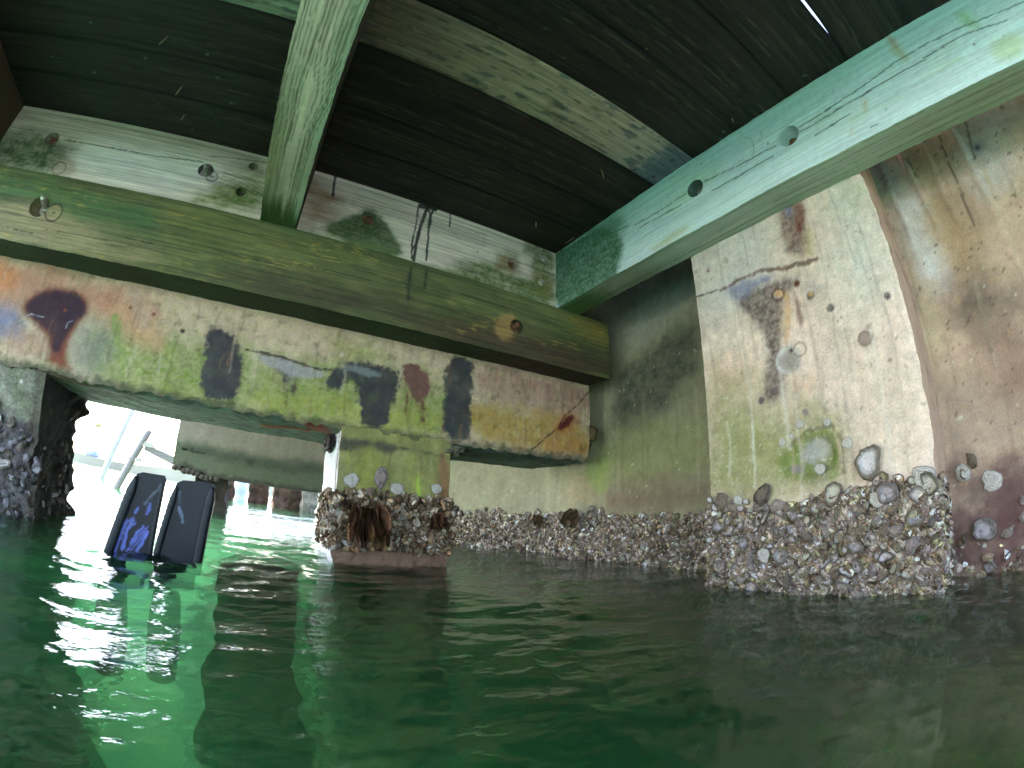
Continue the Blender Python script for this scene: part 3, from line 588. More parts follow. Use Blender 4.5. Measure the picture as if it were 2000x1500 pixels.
def led_col(P, fc):
    if fc != 'y-':
        p = Paint(P[:,[0,1]], s(90,100,60), 24); return p.out()
    p = Paint(P[:,[0,2]], s(208,192,174), 25, (4, 70)); grain(p, 0, .12)
    # left length
    p.poly([(-1.6736,1.6023),(-1.4734,1.5887),(-0.5259,1.6198),(-0.2769,1.6115),(-0.2513,1.5327),(-0.4748,1.5502),(-1.0293,1.5111),(-1.5920,1.4897)], s(156,144,118), .03, .02, (6,20), .8)
    p.poly([(-1.1449,1.4305),(-0.8699,1.5027),(-0.5286,1.5049),(-0.4196,1.4652),(-0.4487,1.3557),(-0.6094,1.2980),(-0.8070,1.2672),(-1.0529,1.3120)], s(220,212,204), .03, .02, (6,20), .9)
    p.poly([(-1.9699,1.4478),(-1.3851,1.4549),(-1.1949,1.4698),(-1.1013,1.4247),(-1.1028,1.3557),(-1.1230,1.2729),(-1.4362,1.2607),(-1.8230,1.2643)], s(62,84,44), .02, .025, (10,20), .92, .2)
    p.poly([(-1.1766,1.2971),(-1.1310,1.3586),(-1.0750,1.3529),(-1.0403,1.2884),(-1.1311,1.2637)], s(176,158,138), .01, .01, 20, .9)
    p.poly([(-0.5136,1.2864),(-0.4333,1.3759),(-0.3416,1.4409),(-0.2387,1.4931),(-0.1764,1.2878),(-0.4844,1.2686)], s(96,112,48), .02, .025, (10,24), .92, .2)
    p.poly([(-0.4357,1.5091),(-0.3139,1.5654),(-0.2513,1.5327),(-0.2346,1.4801),(-0.3477,1.4587)], s(112,116,78), .02, .02, 14, .7)
    p.ring([(-0.4648,1.4242)][0], .024, .002, s(74,52,56), .9); p.ring([(-1.1355,1.3097)][0], .03, .002, s(70,56,44), .8); p.poly([(-0.4774,1.4206),(-0.4676,1.4317),(-0.4513,1.4252)], s(70,40,60), .002, .002, 40, .9)
    p.line([(-1.1843,1.4516),(-1.0001,1.4564),(-0.7501,1.4598),(-0.5332,1.4863)], s(62,72,58), .0022, .9, .002, .002); p.line([(-0.5124,1.5242),(-0.4241,1.5420),(-0.2617,1.5649)], s(80,84,66), .002, .7)
    for k in range(5): p.line([(-0.4243,1.4781),(-0.3268,1.4651),(-0.2172,1.4240)] + np.array([0, -.018*k]), s(70,80,50), .0013, .55)
    # right length
    R = (P[:,0] > -.1)
    q = Paint(P[:,[0,2]], s(222,204,192), 26, (4, 70)); grain(q, 0, .09)
    q.poly([(-0.1276,1.5753),(0.0172,1.5677),(0.1366,1.4646),(0.0951,1.3406),(-0.0443,1.2711)], s(146,112,84), .03, .03, (8,20), .8)
    q.poly([(-0.0298,1.5654),(0.4079,1.5819),(0.4193,1.5110),(0.0309,1.5133)], s(172,158,142), .02, .02, (6,20), .6)
    q.poly([(0.0558,1.2966),(0.0894,1.3654),(0.1686,1.4252),(0.2099,1.4767),(0.2719,1.4792),(0.3355,1.4225),(0.3888,1.3636),(0.4335,1.2926),(0.3636,1.2570),(0.2007,1.2700)], s(56,84,34), .010, .014, (20,30), .95, .1)
    q.poly([(-0.0504,1.2948),(0.1735,1.2924),(0.4518,1.2985),(0.6006,1.2884),(0.7096,1.3522),(0.8555,1.4027),(0.9722,1.3761),(1.0616,1.3919),(1.2365,1.3907),(1.2374,1.2375),(-0.0324,1.2244)], s(82,104,48), .015, .018, (12,24), .92, .2)
    q.poly([(1.0081,1.5880),(1.1188,1.6159),(1.2360,1.6195),(1.2374,1.2432),(1.0605,1.2474),(1.0768,1.3970),(1.0904,1.4623)], s(92,108,58), .015, .02, (18,30), .9, .25)
    q.poly([(0.8531,1.4370),(0.9361,1.5037),(1.0270,1.5007),(1.0079,1.3736),(0.9153,1.3568)], s(132,112,70), .015, .015, 20, .75)
    q.poly([(1.0904,1.4623),(1.2196,1.4464),(1.2206,1.3109),(1.0795,1.3101)], s(150,126,74), .02, .03, 22, .5, .5)
    for pts, wd in (([(0.0467,1.5939),(0.0516,1.5444),(0.0610,1.4864)], .0045), ([(0.4538,1.5849),(0.4564,1.4664),(0.4539,1.3668),(0.4629,1.2889)], .0035), ([(0.4990,1.5969),(0.4803,1.4753),(0.4721,1.3593),(0.4732,1.2843)], .007), ([(0.4644,1.5830),(0.5364,1.5935)], .012),
                    ([(0.5302,1.6003),(0.5152,1.5181),(0.5254,1.4058),(0.5292,1.3026)], .0042), ([(0.5080,1.5697),(0.5231,1.5361),(0.5240,1.4917)], .004), ([(0.6167,1.5949),(0.6198,1.5224)], .003)):
        q.line(pts, s(34,34,40), wd, .95, .002, .0015)
    for k in range(7): q.line([(0.1497,1.5127),(0.4193,1.5110),(0.8178,1.5292)] + np.array([0, -.012*k+.02]), s(128,112,98), .0011, .5)
    q.spot([(0.7779,1.4333)][0], .004, s(110,96,80))
    C = np.where(R[:,None], q.C, p.C); e = sm(.012, .0, P[:,2]-1.27)*.4; C = C*(1-e[:,None])+s(48,66,30)*e[:,None]
    return C
L1, L2, L3, L4, L5, L6, L7, L8 = [(-1.2501,1.4456),(-0.5014,1.4471),(-0.3128,1.5272),(-0.3223,1.3837),(0.2388,1.4275),(0.9723,1.4352),(1.1595,1.5283),(1.1459,1.3846)]
mb = MB(); gbox(mb, (-1.5, 1.675, 1.271), (-.204, 1.826, 1.595), {'y-': .005}, led_col, None, holes={'y-': [(*L1, .034, .04), (*L2, .034, .04), (*L3, .020, .06), (*L4, .022, .06)]})
led1 = mb.build("blocking_timber", M_WOODX)
tag(led1, "whitish timber block with green ends between the far dark joist and the near pale joist", "timber block", "blocking between the joists")
bolt(led1, (L1[0], 1.707, L1[1]), 1, -1, .010, .017, .035, True); bolt(led1, (L2[0], 1.705, L2[1]), 1, -1, .013, .019, .05, False, .2)
mb = MB(); gbox(mb, (-.048, 1.675, 1.271), (1.238, 1.826, 1.595), {'y-': .0045}, led_col, None, holes={'y-': [(*L5, .034, .035), (*L6, .031, .04)]})
led2 = mb.build("blocking_timber", M_WOODX)
tag(led2, "pale timber block with black tar drips beside the big turquoise joist", "timber block", "blocking between the joists")
bolt(led2, (L5[0], 1.706, L5[1]), 1, -1, .012, .021, .03, True); bolt(led2, (L6[0], 1.708, L6[1]), 1, -1, .010, .017, .03, True)
for c in (L7, L8):
    mb = MB(); y = 1.674; tube(mb, [(c[0], y, c[1]), (c[0], y-.003, c[1])], .019, GREY, 22); o = mb.build("lag_screw", M_STEEL, led2)
    mb = MB(); tube(mb, [(c[0], y-.003, c[1]), (c[0], y-.011, c[1]), (c[0], y-.012, c[1])], [.011, .011, .009], GREY, 6); mb.build("screw_head", M_STEEL, o, smooth=False)

def lj_col(P, fc):
    if fc == 'z-':
        p = Paint(P[:,[0,1]], s(222,206,190), 27); grain(p, 1, .14); y = P[:,1]; u = (P[:,0]+.202)/.151
        p.mix(sm(.55, 1.0, u+.2*p.n((12,3)))*.7, s(176,196,172)); p.mix(sm(.5, .0, u+.3*p.n((10,3)))*sm(.6, 1.3, y)*.75, s(122,132,74))
        p.mix(sm(1.40, 1.62, y+.10*p.n((60,3)))*.95, s(44,80,26)); p.mix(sm(.9, 1.3, y)*sm(1.6, 1.3, y)*.35, s(150,138,112))
        for k in range(17):
            x0 = -.195+.009*k; y0 = -.4+.5*random.random(); ln = 1.0+1.2*random.random(); pts = [(x0+.006*math.sin(3.1*t*ln+k)+.02*math.exp(-((y0+ln*t-.95)/.09)**2)*(1 if k > 7 else -.4), y0+ln*t) for t in np.linspace(0, 1, 24)]
            p.line(pts, s(92,98,70), .0011, .7, .0016, .001)
        return p.out()
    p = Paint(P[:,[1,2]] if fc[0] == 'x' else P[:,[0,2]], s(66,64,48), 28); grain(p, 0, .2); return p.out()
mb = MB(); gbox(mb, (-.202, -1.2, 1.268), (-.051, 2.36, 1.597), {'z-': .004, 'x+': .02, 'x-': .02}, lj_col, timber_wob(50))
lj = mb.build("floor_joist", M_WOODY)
tag(lj, "pale straight joist coming overhead left of centre, green mossy at its far end", "joist", "joists under the planks")

def rj_col(P, fc):
    if fc == 'x-':
        p = Paint(P[:,[1,2]], s(194,217,219), 29); grain(p, 0, .08); z = (P[:,2]-1.264)/.333
        p.mix(sm(.45, 1.0, z+.12*p.n((4,20)))*.7, s(158,206,206)); p.mix(sm(.6, .1, z+.2*p.n((3,14)))*.6, s(214,228,226))
        p.blotch(s(176,206,172), (3, 14), .1, .6, .5)
        p.poly([(1.7296,1.6777),(1.6134,1.5957),(1.3646,1.5901),(1.2396,1.5340),(1.1618,1.3917),(1.1990,1.3428),(1.2303,1.2394),(1.3675,1.2065),(1.7018,1.2399)], s(44,92,50), .014, .022, (30,40), .92, .2)
        p.poly([(1.4831,1.6255),(1.1965,1.6146),(1.1367,1.5333),(1.1823,1.4162)], s(70,120,90), .02, .02, 20, .7)
        for q, c in (([(-0.1412,1.6053),(-0.1572,1.5684),(-0.1502,1.5170),(-0.1335,1.5355)], s(176,118,52)), ([(-0.1362,1.5563),(-0.1646,1.5060),(-0.1489,1.4508),(-0.1275,1.4931)], s(166,168,112)), ([(0.0428,1.4091),(0.0365,1.3924),(0.0576,1.3536),(0.0635,1.3623)], s(200,170,120)),
                     ([(-0.3776,1.5404),(-0.4120,1.5147),(-0.4100,1.4352),(-0.3750,1.4729)], s(146,190,140)), ([(-0.3895,1.3737),(-0.5179,1.3651),(-0.4750,1.2758),(-0.3741,1.2904)], s(186,206,160)), ([(0.1263,1.3282),(0.1126,1.3240),(0.1276,1.3061)], s(200,170,130)), ([(1.0241,1.3078),(0.8323,1.3073),(0.8244,1.2788),(1.0151,1.2656)], s(186,190,150))):
            p.poly(q, c, .012, .01, 24, .75)
        for pts in ([(1.0973,1.4533),(0.9176,1.4457),(0.8057,1.4506)], [(0.7130,1.4537),(0.5580,1.4321),(0.3899,1.4226)], [(0.2849,1.4447),(0.1578,1.4473),(0.0304,1.4588),(-0.1000,1.4788),(-0.2227,1.4842),(-0.3394,1.4796),(-0.4671,1.4616),(-0.6343,1.4426)], [(0.6883,1.3941),(0.5694,1.3886),(0.4120,1.3872)], [(0.2887,1.4219),(0.1261,1.4248),(0.0056,1.4256)], [(1.3692,1.5159),(1.1274,1.4703)],
                    [(-0.1986,1.4410),(-0.3577,1.4454),(-0.4954,1.4165)], [(0.2468,1.3763),(0.1031,1.3841)], [(0.0223,1.4324),(-0.1151,1.4312),(-0.2025,1.4305)], [(0.0631,1.2972),(0.0304,1.2947)], [(1.0694,1.4240),(0.8398,1.4129)]):
            p.line(pts, s(44,78,72), .0016, .85, .002, .0015)
        for pts in ([(0.4982,1.5437),(0.4719,1.5192),(0.4696,1.4639),(0.4886,1.4301)], [(0.5812,1.4343),(0.5620,1.4529),(0.5262,1.4448),(0.5251,1.4234)], [(0.4265,1.5139),(0.4231,1.4952),(0.4437,1.4883)]): p.line(pts, s(110,150,130), .0009, .8, .001, .002)
        for q in [(-0.4505,1.3734),(-0.3598,1.3931),(-0.2799,1.4798),(0.7057,1.5446),(0.4140,1.4518),(-0.0049,1.3313)]: p.spot(q, .003, s(60,72,66))
        return p.out()
    if fc == 'z-':
        p = Paint(P[:,[0,1]], s(168,178,164), 30); grain(p, 1, .22); u = (P[:,0]-1.241)/.139
        p.mix(sm(.55, 1.0, u+.2*p.n((10,2)))*.6, s(134,156,128)); p.mix(sm(.2, -.3, P[:,1])*.6, s(132,138,112)); p.mix(sm(1.25, 1.5, P[:,1]+.06*p.n(14))*.9, s(66,100,42)); p.mix(sm(1.0,1.2,P[:,1])*sm(1.5,1.2,P[:,1])*.4, s(128,112,70))
        p.mix(sm(.25,.0,u)*.4, s(160,196,176))
        for k in range(12):
            x0 = 1.25+.011*k; y0 = -1+.9*random.random(); ln = .8+1.2*random.random()
            p.line([(x0+.004*math.sin(3*t+k), y0+ln*t) for t in np.linspace(0, 1, 16)], s(176,190,160) if k % 3 else s(86,96,70), .0011, .7, .0016, .001)
        return p.out()
    p = Paint(P[:,[1,2]] if fc[0] == 'x' else P[:,[0,2]], s(110,130,90), 31); grain(p, 0, .2); return p.out()
J1, J2 = [(0.7584,1.4478),(0.3352,1.4362)]
mb = MB(); gbox(mb, (1.241, -1.2, 1.266), (1.379, 2.36, 1.597), {'x-': .0045, 'z-': .004}, rj_col, timber_wob(60), holes={'x-': [(*J1, .038, .055), (*J2, .043, .06)]})
rj = mb.build("floor_joist", M_WOODY)
tag(rj, "big turquoise cracked joist with two bolt holes against the concrete column", "joist", "joists under the planks")
bolt(rj, (1.292, J1[0]-.004, J1[1]-.008), 0, -1, .011, .019, .032, False); bolt(rj, (1.296, J2[0]-.003, J2[1]-.012), 0, -1, .011, .020, .034, True)
def oj_col(P, fc):
    p = Paint(P[:,[1,2]] if fc[0] == 'x' else P[:,[0,1]], s(92,76,58), 32); grain(p, 0, .2); p.mix(sm(1.2, 1.7, P[:,1])*.5, s(74,62,52)); return p.out()
mb = MB(); gbox(mb, (-1.66, -1.2, 1.268), (-1.503, 2.36, 1.597), {'x+': .008, 'z-': .01}, oj_col, wob(.003, 4, 70))
tag(mb.build("floor_joist", M_WOODY), "shaded brown outer joist at the dock's left edge", "joist", "joists under the planks")

# ------------------------------------------------------------------ deck planks and their nails
def plank_col(seed, light):
    def fn(P, fc):
        if light:
            p = Paint(P[:,[0,1]], s(200,172,156), 33); grain(p, 0, .2); x = P[:,0]
            p.mix(sm(.5, -.1, x)*.75, s(112,96,76)); p.mix(sm(.8, 1.2, x)*.5, s(186,180,174)); p.mix(sm(-.15, -.25, x)*.9, s(170,172,158))
            p.blotch(s(92,104,112), (10, 45), .22, .34, .8); p.blotch(s(186,176,150), (4, 60), .2, .5, .4); p.blotch(s(84,80,64), (8, 50), .25, .4, .6)
            p.mix(sm(.95, .965, P[:,1]+.012*p.n((6,30)))*.0 + sm(1.08, 1.15, x+.25*(P[:,1]-.85)+.06*p.n((20,40)))*.85, s(98,110,128))
            for q in [(1.1854,0.8031),(1.1107,0.9464),(1.2015,0.9234)]: p.spot(q, .007, s(40,34,28))
            return p.out()*.85
        p = Paint(P[:,[0,1]], s(50,39,33), seed); grain(p, 0, .7)
        rs = np.random.default_rng(seed); ya, yb = P[:,1].min(), P[:,1].max()
        for k in range(5):
            y = ya+(yb-ya)*rs.uniform(.1, .9); x0 = rs.uniform(-1.6, .6); ln = rs.uniform(.6, 1.8); tt = np.linspace(0, 1, 26)
            pts = np.column_stack([x0+ln*tt, y+.012*np.sin(tt*rs.uniform(2, 6)+k)+.006*np.sin(tt*17+k*2)])
            p.line(pts, s(7,6,6), rs.uniform(.001, .0035), .95, .003, .004, 20); p.line(pts+np.array([0, .006]), s(92,84,70), .0015, .6, .003, .003)  # black cracks, each with a pale highlight painted beside it
        p.blotch(s(46,44,34), (3, 12), .1, .6, .5); p.blotch(s(16,15,14), (2, 30), .0, .4, .7); p.mix(sm(-.2,-1.2,P[:,0])*.5, s(48,46,40))  # last mix paints the left bay lighter, where more light comes in
        p.mix(sm(.013, .003, np.minimum(P[:,1]-ya, yb-P[:,1]))*.9, s(9,8,8))  # seam shade painted dark along both plank edges
        p.blotch(s(84,84,70), (5, 150), .5, .8, .6, 3); [p.spot((rs.uniform(-1.5, 1.5), rs.uniform(ya, yb)), rs.uniform(.002, .006), s(110,132,122)) for _ in range(7)]
        return p.out()
    return fn
def nail(pl, q, ln=.05, tilt=(.01, .0), r=.0022):
    x, y = q; mb = MB(); tube(mb, [(x, y, 1.603), (x+tilt[0]*.5, y+tilt[1]*.5, 1.6-ln*.5), (x+tilt[0], y+tilt[1], 1.6-ln)], [r, r, r*.6], s(190,180,140), 6)
    mb.build("nail", M_NAIL, pl)
PLANKS = [(3.91, 4.4, -4), (3.41, 3.9082, -3), (2.91, 3.4082, -2), (2.42, 2.9082, -1), (2.19, 2.4182, 0), (1.945, 2.1882, 0), (1.698, 1.9432, 0), (1.449, 1.6962, 1), (1.249, 1.4472, 2), (0.964, 1.2472, 3), (0.744, 0.9622, 4), (0.512, 0.7422, 5), (0.275, 0.5102, 6), (0.029, 0.2732, 7), (-0.218, 0.0205, 8), (-0.46, -0.2198, 9), (-0.7, -0.4618, 10), (-0.94, -0.7018, 11), (-1.18, -0.9418, 12)]  # rows over and behind the cap are unseen, added to block light
PLAB = {-1: "dark unseen plank added behind the cap to keep off sun", 0: "tar-black unseen plank added over the cap to block light", 1: "dark plank along the top of the whitish timber blocks", 2: "dark plank, second out from the timber blocks", 3: "dark plank on the block side of the light weathered plank",
        4: "light weathered grey-brown plank among the black ones", 5: "black plank touching the light plank on the near side", 6: "black plank, second from the light plank towards the camera", 7: "black plank beside the thin bright gap, on the block side", 8: "black plank beside the thin bright gap, on the outer side"}
PL = {}
PLANKS += [(4.402+.5*k, 4.90+.5*k, -5-k) for k in range(10)]  # more unseen rows, added to darken the water past the far cap
for k, (y0, y1, idx) in enumerate(PLANKS):
    def pd(P, y0=y0, y1=y1, k=k):
        Q = P.copy(); x = P[:,0]; t = (P[:,1]-y0)/(y1-y0)
        e0 = .0025*fbm(np.column_stack([x, x*0+k, x*0]), 2.2, 4, k) ; e1 = .0025*fbm(np.column_stack([x, x*0+k+40, x*0]), 2.2, 4, k)
        if 7 > idx or idx > 8: Q[:,1] += .0006*np.sign(e0)*0
        if idx == 7: Q[:,1] += (-.006*sm(1.08, 1.12, x) - .006*sm(.3, .1, x))*(1-t)
        if idx == 8: Q[:,1] += (.0025*sm(1.08, 1.12, x) + .0025*sm(.3, .1, x))*t
        edge = np.minimum(t, 1-t)*(y1-y0); Q[:,1] -= .012*(P[:,2] > 1.62)*(1 if idx < 7 else t if idx == 7 else 0); Q[:,2] += sm(.010, 0, edge)*.003*(P[:,2] < 1.62) + .002*fbm(P*np.array([1,30,1]), 1.5, 3, k)*(P[:,2] < 1.62)
        return Q
    z0 = 1.5985 if idx == 4 else 1.600
    mb = MB(); vis = 1 <= idx <= 8
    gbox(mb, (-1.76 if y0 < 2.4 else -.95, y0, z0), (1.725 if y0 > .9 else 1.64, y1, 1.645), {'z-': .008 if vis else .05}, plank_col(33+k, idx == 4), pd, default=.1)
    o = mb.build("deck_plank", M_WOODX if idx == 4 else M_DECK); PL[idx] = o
    tag(o, PLAB.get(max(idx, -1), "black deck plank towards the dock's near edge"), "plank", "planks of the deck overhead")
for q, pi, ln, tl in (([(-0.7153,1.1554)], 3, .05, (-.012,.004)), ([(-0.6649,1.3876)], 2, .045, (-.006,.006)), ([(-0.6575,1.5442)], 1, .03, (-.004,.004)), ([(0.9996,1.0335)], 3, .045, (.012,.0)), ([(0.9960,1.5081)], 1, .03, (.0,.0)),
                      ([(1.2271,1.5001)], 1, .05, (-.05,.012)), ([(1.2462,1.6427)], 1, .05, (-.05,.010)), ([(1.1847,0.4946)], 6, .02, (.0,.0)), ([(0.7343,0.4978)], 5, .02, (-.01,-.01))):
    nail(PL[pi], q[0], ln, tl)

# ================================================================== oysters and barnacles
def shell_mesh(seed, kind):
    """one oyster valve lying in its own XY plane, outward +Z, about 1 unit long. kind: 0 outer side with growth layers, 1 open pearly cup, 2 bleached white disc"""
    rs = np.random.default_rng(seed); nr, ns = 12, 28
    th = np.linspace(0, 2*np.pi, ns+1)[:-1]
    har = lambda a, ks: sum(a/k**.7*np.sin(k*th+rs.uniform(0, 6.28)) for k in ks)
    out = 1+har(.13, (1, 2, 3))+har(.07, (4, 5, 7))+.035*rs.normal(size=ns)
    ax = (.5, .30+.14*rs.random()) if kind != 2 else (.5, .44+.08*rs.random())
    bend = rs.uniform(-.5, .5) if kind != 2 else 0
    base = [s(138,126,124), s(126,112,100), s(140,130,126), s(104,94,84), s(156,144,140), s(116,110,98), s(134,124,108)][seed % 7]*np.array([1.04, 1, .92])
    ruf = har(.05, (3, 5, 8)); cx = rs.uniform(-.25, .1); V, C = [], []
    steps = np.sort(rs.uniform(.25, .95, 4))
    for i in range(nr+1):
        rho = i/nr; r = max(rho, .001)
        o = out if i > 2 else 1+(out-1)*.5
        x = ax[0]*o*r*np.cos(th)+cx*(1-rho)*.5; y = ax[1]*o*r*np.sin(th)+bend*x*x
        if kind == 0:
            ter = sum(sm(q+.02, q-.02, rho) for q in steps)/4
            z = .05*(1-rho*rho)+.10*ter+ruf*rho*rho+.014*rs.normal(size=ns)*(rho > .15)-.03*(i == nr)
            e = sum(np.exp(-((rho-q)/.035)**2) for q in steps)
            c = np.tile(base*(1.12-.55*min(e, 1)+.12*rs.normal()), (ns, 1))*(1-.35*(i >= nr-1))
        elif kind == 1:
            z = .03+.13*sm(.4, .86, rho)-.10*sm(.9, 1.0, rho)+ruf*rho*rho*1.2
            z = z+.012*rs.normal(size=ns)*(rho > .6)
            pearl = [s(196,188,186), s(178,166,158), s(186,180,160), s(160,150,150)][seed % 4]
            c = np.tile(pearl*(1-sm(.62, .8, rho)) + base*.62*sm(.62, .8, rho), (ns, 1))
            sc = np.exp(-((x-.10)/.09)**2-((y+.02)/.08)**2)[:,None]; c = c*(1-.6*sc*(seed % 2)); c = c*(1-.25*np.exp(-((rho-.6)/.06)**2))
        else:
            z = .06*(1-rho**3)+.01*rs.normal(size=ns)+ruf*.4*rho; c = np.tile(s(186,178,168)*(1-.22*np.sin(rho*26+1)*(rho > .2))*(1-.4*(rho > .85)), (ns, 1))*(1-.35*(rs.random((ns, 1)) < .12))
        V.append(np.column_stack([x, y, np.broadcast_to(z, ns)])); C.append(np.clip(c*(1+.13*rs.normal(size=(ns,1))), .02, .8))
    V = np.concatenate(V); C = np.concatenate(C); j = np.arange(ns); k = (j+1) % ns
    F = np.concatenate([np.stack([j+ns*i, j+ns*(i+1), k+ns*(i+1), k+ns*i], -1) for i in range(nr)])
    return V, F, C
PROTO = [shell_mesh(q, 0) for q in range(9)] + [shell_mesh(20+q, 1) for q in range(9)] + [shell_mesh(40+q, 2) for q in range(4)]
K0, K1, K2 = range(0, 9), range(9, 18), range(18, 22)
PMESH = {}
def frame(nrm, spin):
    n = Vector(nrm).normalized(); a = n.cross(Vector((0, 0, 1)) if abs(n.z) < .9 else Vector((1, 0, 0))).normalized(); b = n.cross(a)
    x = a*math.cos(spin)+b*math.sin(spin); y = n.cross(x)
    return Matrix((x, y, n)).transposed()
def shell(k, c, nrm, spin, size, label, group, tint=1.0, name="oyster_shell", cat="oyster"):
    key = k
    if key not in PMESH:
        mb = MB(); mb.add(*PROTO[k]); o = mb.build(name, M_SHELL, None, (0, 0, 0), smooth=False); PMESH[key] = o.data
    else:
        o = bpy.data.objects.new(name, PMESH[key]); COL.objects.link(o)
    o.matrix_world = Matrix.Translation(Vector(c)) @ frame(nrm, spin).to_4x4() @ Matrix.Diagonal((size, size, size*random.uniform(.8, 1.3), 1))
    tag(o, label, cat, group); return o
SURF = {}
def crust(name, label, place, n, smin, smax, cols, mat=M_SHELL, jit=.6, kind_w=.7):
    """thousands of small shells and broken edges grown together: one mass"""
    mb = MB()
    for i in range(n):
        c, nrm, ok = place()
        if not ok: continue
        k = random.choice(K0) if random.random() < kind_w else random.choice(K1)
        V, F, C = PROTO[k]; S = random.uniform(smin, smax)**1.0
        nn = Vector(nrm) + Vector((random.uniform(-jit, jit), random.uniform(-jit, jit), random.uniform(-jit, jit)))
        R = np.array(frame(nn, random.uniform(0, 6.28)))
        # coarse version of the valve: every second ring and segment
        ns = 28; ri = [0, 4, 8, 10, 12]; si = np.arange(0, ns, 2); idx = np.concatenate([r*ns+si for r in ri]); m = len(si)
        j = np.arange(m); kk = (j+1) % m
        Fc = np.concatenate([np.stack([j+m*q, j+m*(q+1), kk+m*(q+1), kk+m*q], -1) for q in range(len(ri)-1)])
        W = (V[idx]*np.array([1, 1, random.uniform(.8, 1.6)])*S)@R.T + np.asarray(c)
        tc = np.asarray(cols[random.randrange(len(cols))])
        g = C[idx].mean(1, keepdims=True)/.22
        mb.add(W, Fc, np.clip(tc*g*random.uniform(.8, 1.8)*np.array([1.05, 1, .93]), .01, .75))
    o = mb.build(name, mat, smooth=False); tag(o, label, "shell crust", None, "stuff"); return o
CR = [s(146,130,114), s(160,146,138), s(124,106,86), s(178,166,154), s(104,88,70), s(146,138,108), s(134,118,114), s(190,182,172)]
CRD = [s(112,88,64), s(122,104,84), s(84,66,50), s(140,126,108), s(110,92,68), s(156,144,130)]
def pl_col():
    y = random.uniform(.17, .94); top = .275+.05*fbm(np.array([[y*6, 3.1, 0]]), 1, 3)[0]+.03*(y < .35); z = random.uniform(-.25, top)
    if random.random() < .12: return (random.uniform(1.38, 1.6), .168, z), (0, -1, 0), True
    return (1.380, y, z), (-1, 0, .1), True
def pl_wall():
    y = random.uniform(.93, 3.4); top = .27+.06*fbm(np.array([[y*5, 8.1, 0]]), 1, 3)[0]; z = random.uniform(-.2, top)
    return (1.735-.46*max(0, y-2.36)-.05*float(sm(1.92, 2.08, y)), y, z), (-1, -.1, .1), True
def pl_rec():
    y = random.uniform(-1.0, .17); z = random.uniform(-.2, .09+.03*random.random()); return (1.678, y, z), (-1, 0, .1), True
def pl_post():
    z = random.uniform(.06, .285)*random.choice((1, 1, .9)); r = random.random()
    if r < .62: return (random.uniform(.30, .82), 1.834-.03*random.random()**2, z+.02*random.random()), (0, -1, 0), True
    if r < .86: return (.312, random.uniform(1.83, 2.27), z), (-1, 0, 0), True
    return (.806, random.uniform(1.83, 2.1), z), (1, -.2, 0), True
def pl_lpost():
    z = random.uniform(-.1, .30); return ((random.uniform(-1.42, -.88), 1.845, z), (0, -1, 0), True) if random.random() < .7 else ((-.885+.085*-z, random.uniform(1.84, 2.25), z), (1, 0, 0), True)
crust("oyster_crust", "dense grey and brown crust of small shells at the foot of the pale column", pl_col, 6200, .014, .042, CR, jit=1.5, kind_w=.55)
crust("oyster_crust", "crust of small dark shells along the waterline of the sea wall behind the middle pile", pl_wall, 6000, .014, .042, CR + [s(150,140,140)], jit=1.6, kind_w=.55)
crust("oyster_crust", "thin line of small shells on the reddish wall right of the column", pl_rec, 420, .016, .045, CR, jit=1.2)
crust("oyster_crust", "shaggy brown shell crust round the middle pile", pl_post, 2000, .016, .055, CRD, jit=1.9)
crust("oyster_crust", "grey shell crust on the left pile beside the swim fins", pl_lpost, 260, .02, .055, [s(96,92,98), s(70,62,56), s(120,116,122), s(50,44,40)])

G = "oysters growing on the concrete"
def scatter(n, place, smin, smax, label, gap, kw=(.62, .34, .04), nz=.12):
    done = []; t = 0
    while len(done) < n and t < 9000:
        t += 1; c, nrm = place(); S = smin+(smax-smin)*random.random()**1.7
        if any((c[0]-d[0])**2+(c[1]-d[1])**2+(c[2]-d[2])**2 < (gap*(S+d[3]))**2 for d in done): continue
        done.append((*c, S)); r = random.random(); k = random.choice(K0 if r < kw[0] else K1 if r < kw[0]+kw[1] else K2)
        nn = (nrm[0]+random.uniform(-.7, .7), nrm[1]+random.uniform(-.7, .7), nrm[2]+random.uniform(-.6, .6))
        shell(k, c, nn, random.uniform(0, 6.28), S, label, G)
def p1():
    y = random.uniform(.18, .93); z = random.uniform(-.01, .28+.03*math.sin(9*y)); return (1.376-.008*random.random(), y, z), (-1, 0, .12)
scatter(150, p1, .028, .066, "oyster shell in the thick crust on the foot of the pale column", .34, (.5, .47, .03))
def p2():
    y = random.uniform(.95, 2.3) if random.random() < .75 else random.uniform(2.3, 3.1); z = random.uniform(-.01, .27+.02*math.sin(7*y)); return (1.732-.46*max(0, y-2.36)-.05*float(sm(1.92, 2.08, y)), y, z), (-1, -.15, .1)
scatter(66, p2, .028, .06, "oyster shell in the crust along the sea wall between the middle pile and the column", .40, (.75, .2, .05))
def p3():
    y = random.uniform(-.85, .15); z = .02+.36*random.random()**1.8*(1 if y > -.2 else 1.3); return (1.667, y, z), (-1, 0, .1)
scatter(46, p3, .032, .07, "oyster shell scattered on the reddish wall right of the column", .52, (.55, .35, .10))
def p4():
    r = random.random(); z = random.uniform(.09, .28)
    if r < .7: return (random.uniform(.32, .80), 1.822, z), (0, -1, .1)
    return (.306, random.uniform(1.86, 2.2), z), (-1, -.2, .1)
scatter(20, p4, .03, .06, "oyster shell on the brown crusted band of the middle pile", .42)
def p5():
    z = random.uniform(.02, .42)
    return (random.uniform(-1.30, -.99)-.085*z, 1.838, z), (0, -1, .1)
scatter(15, p5, .05, .10, "big grey oyster shell on the left pile beside the swim fins", .40, (.7, .3, 0))
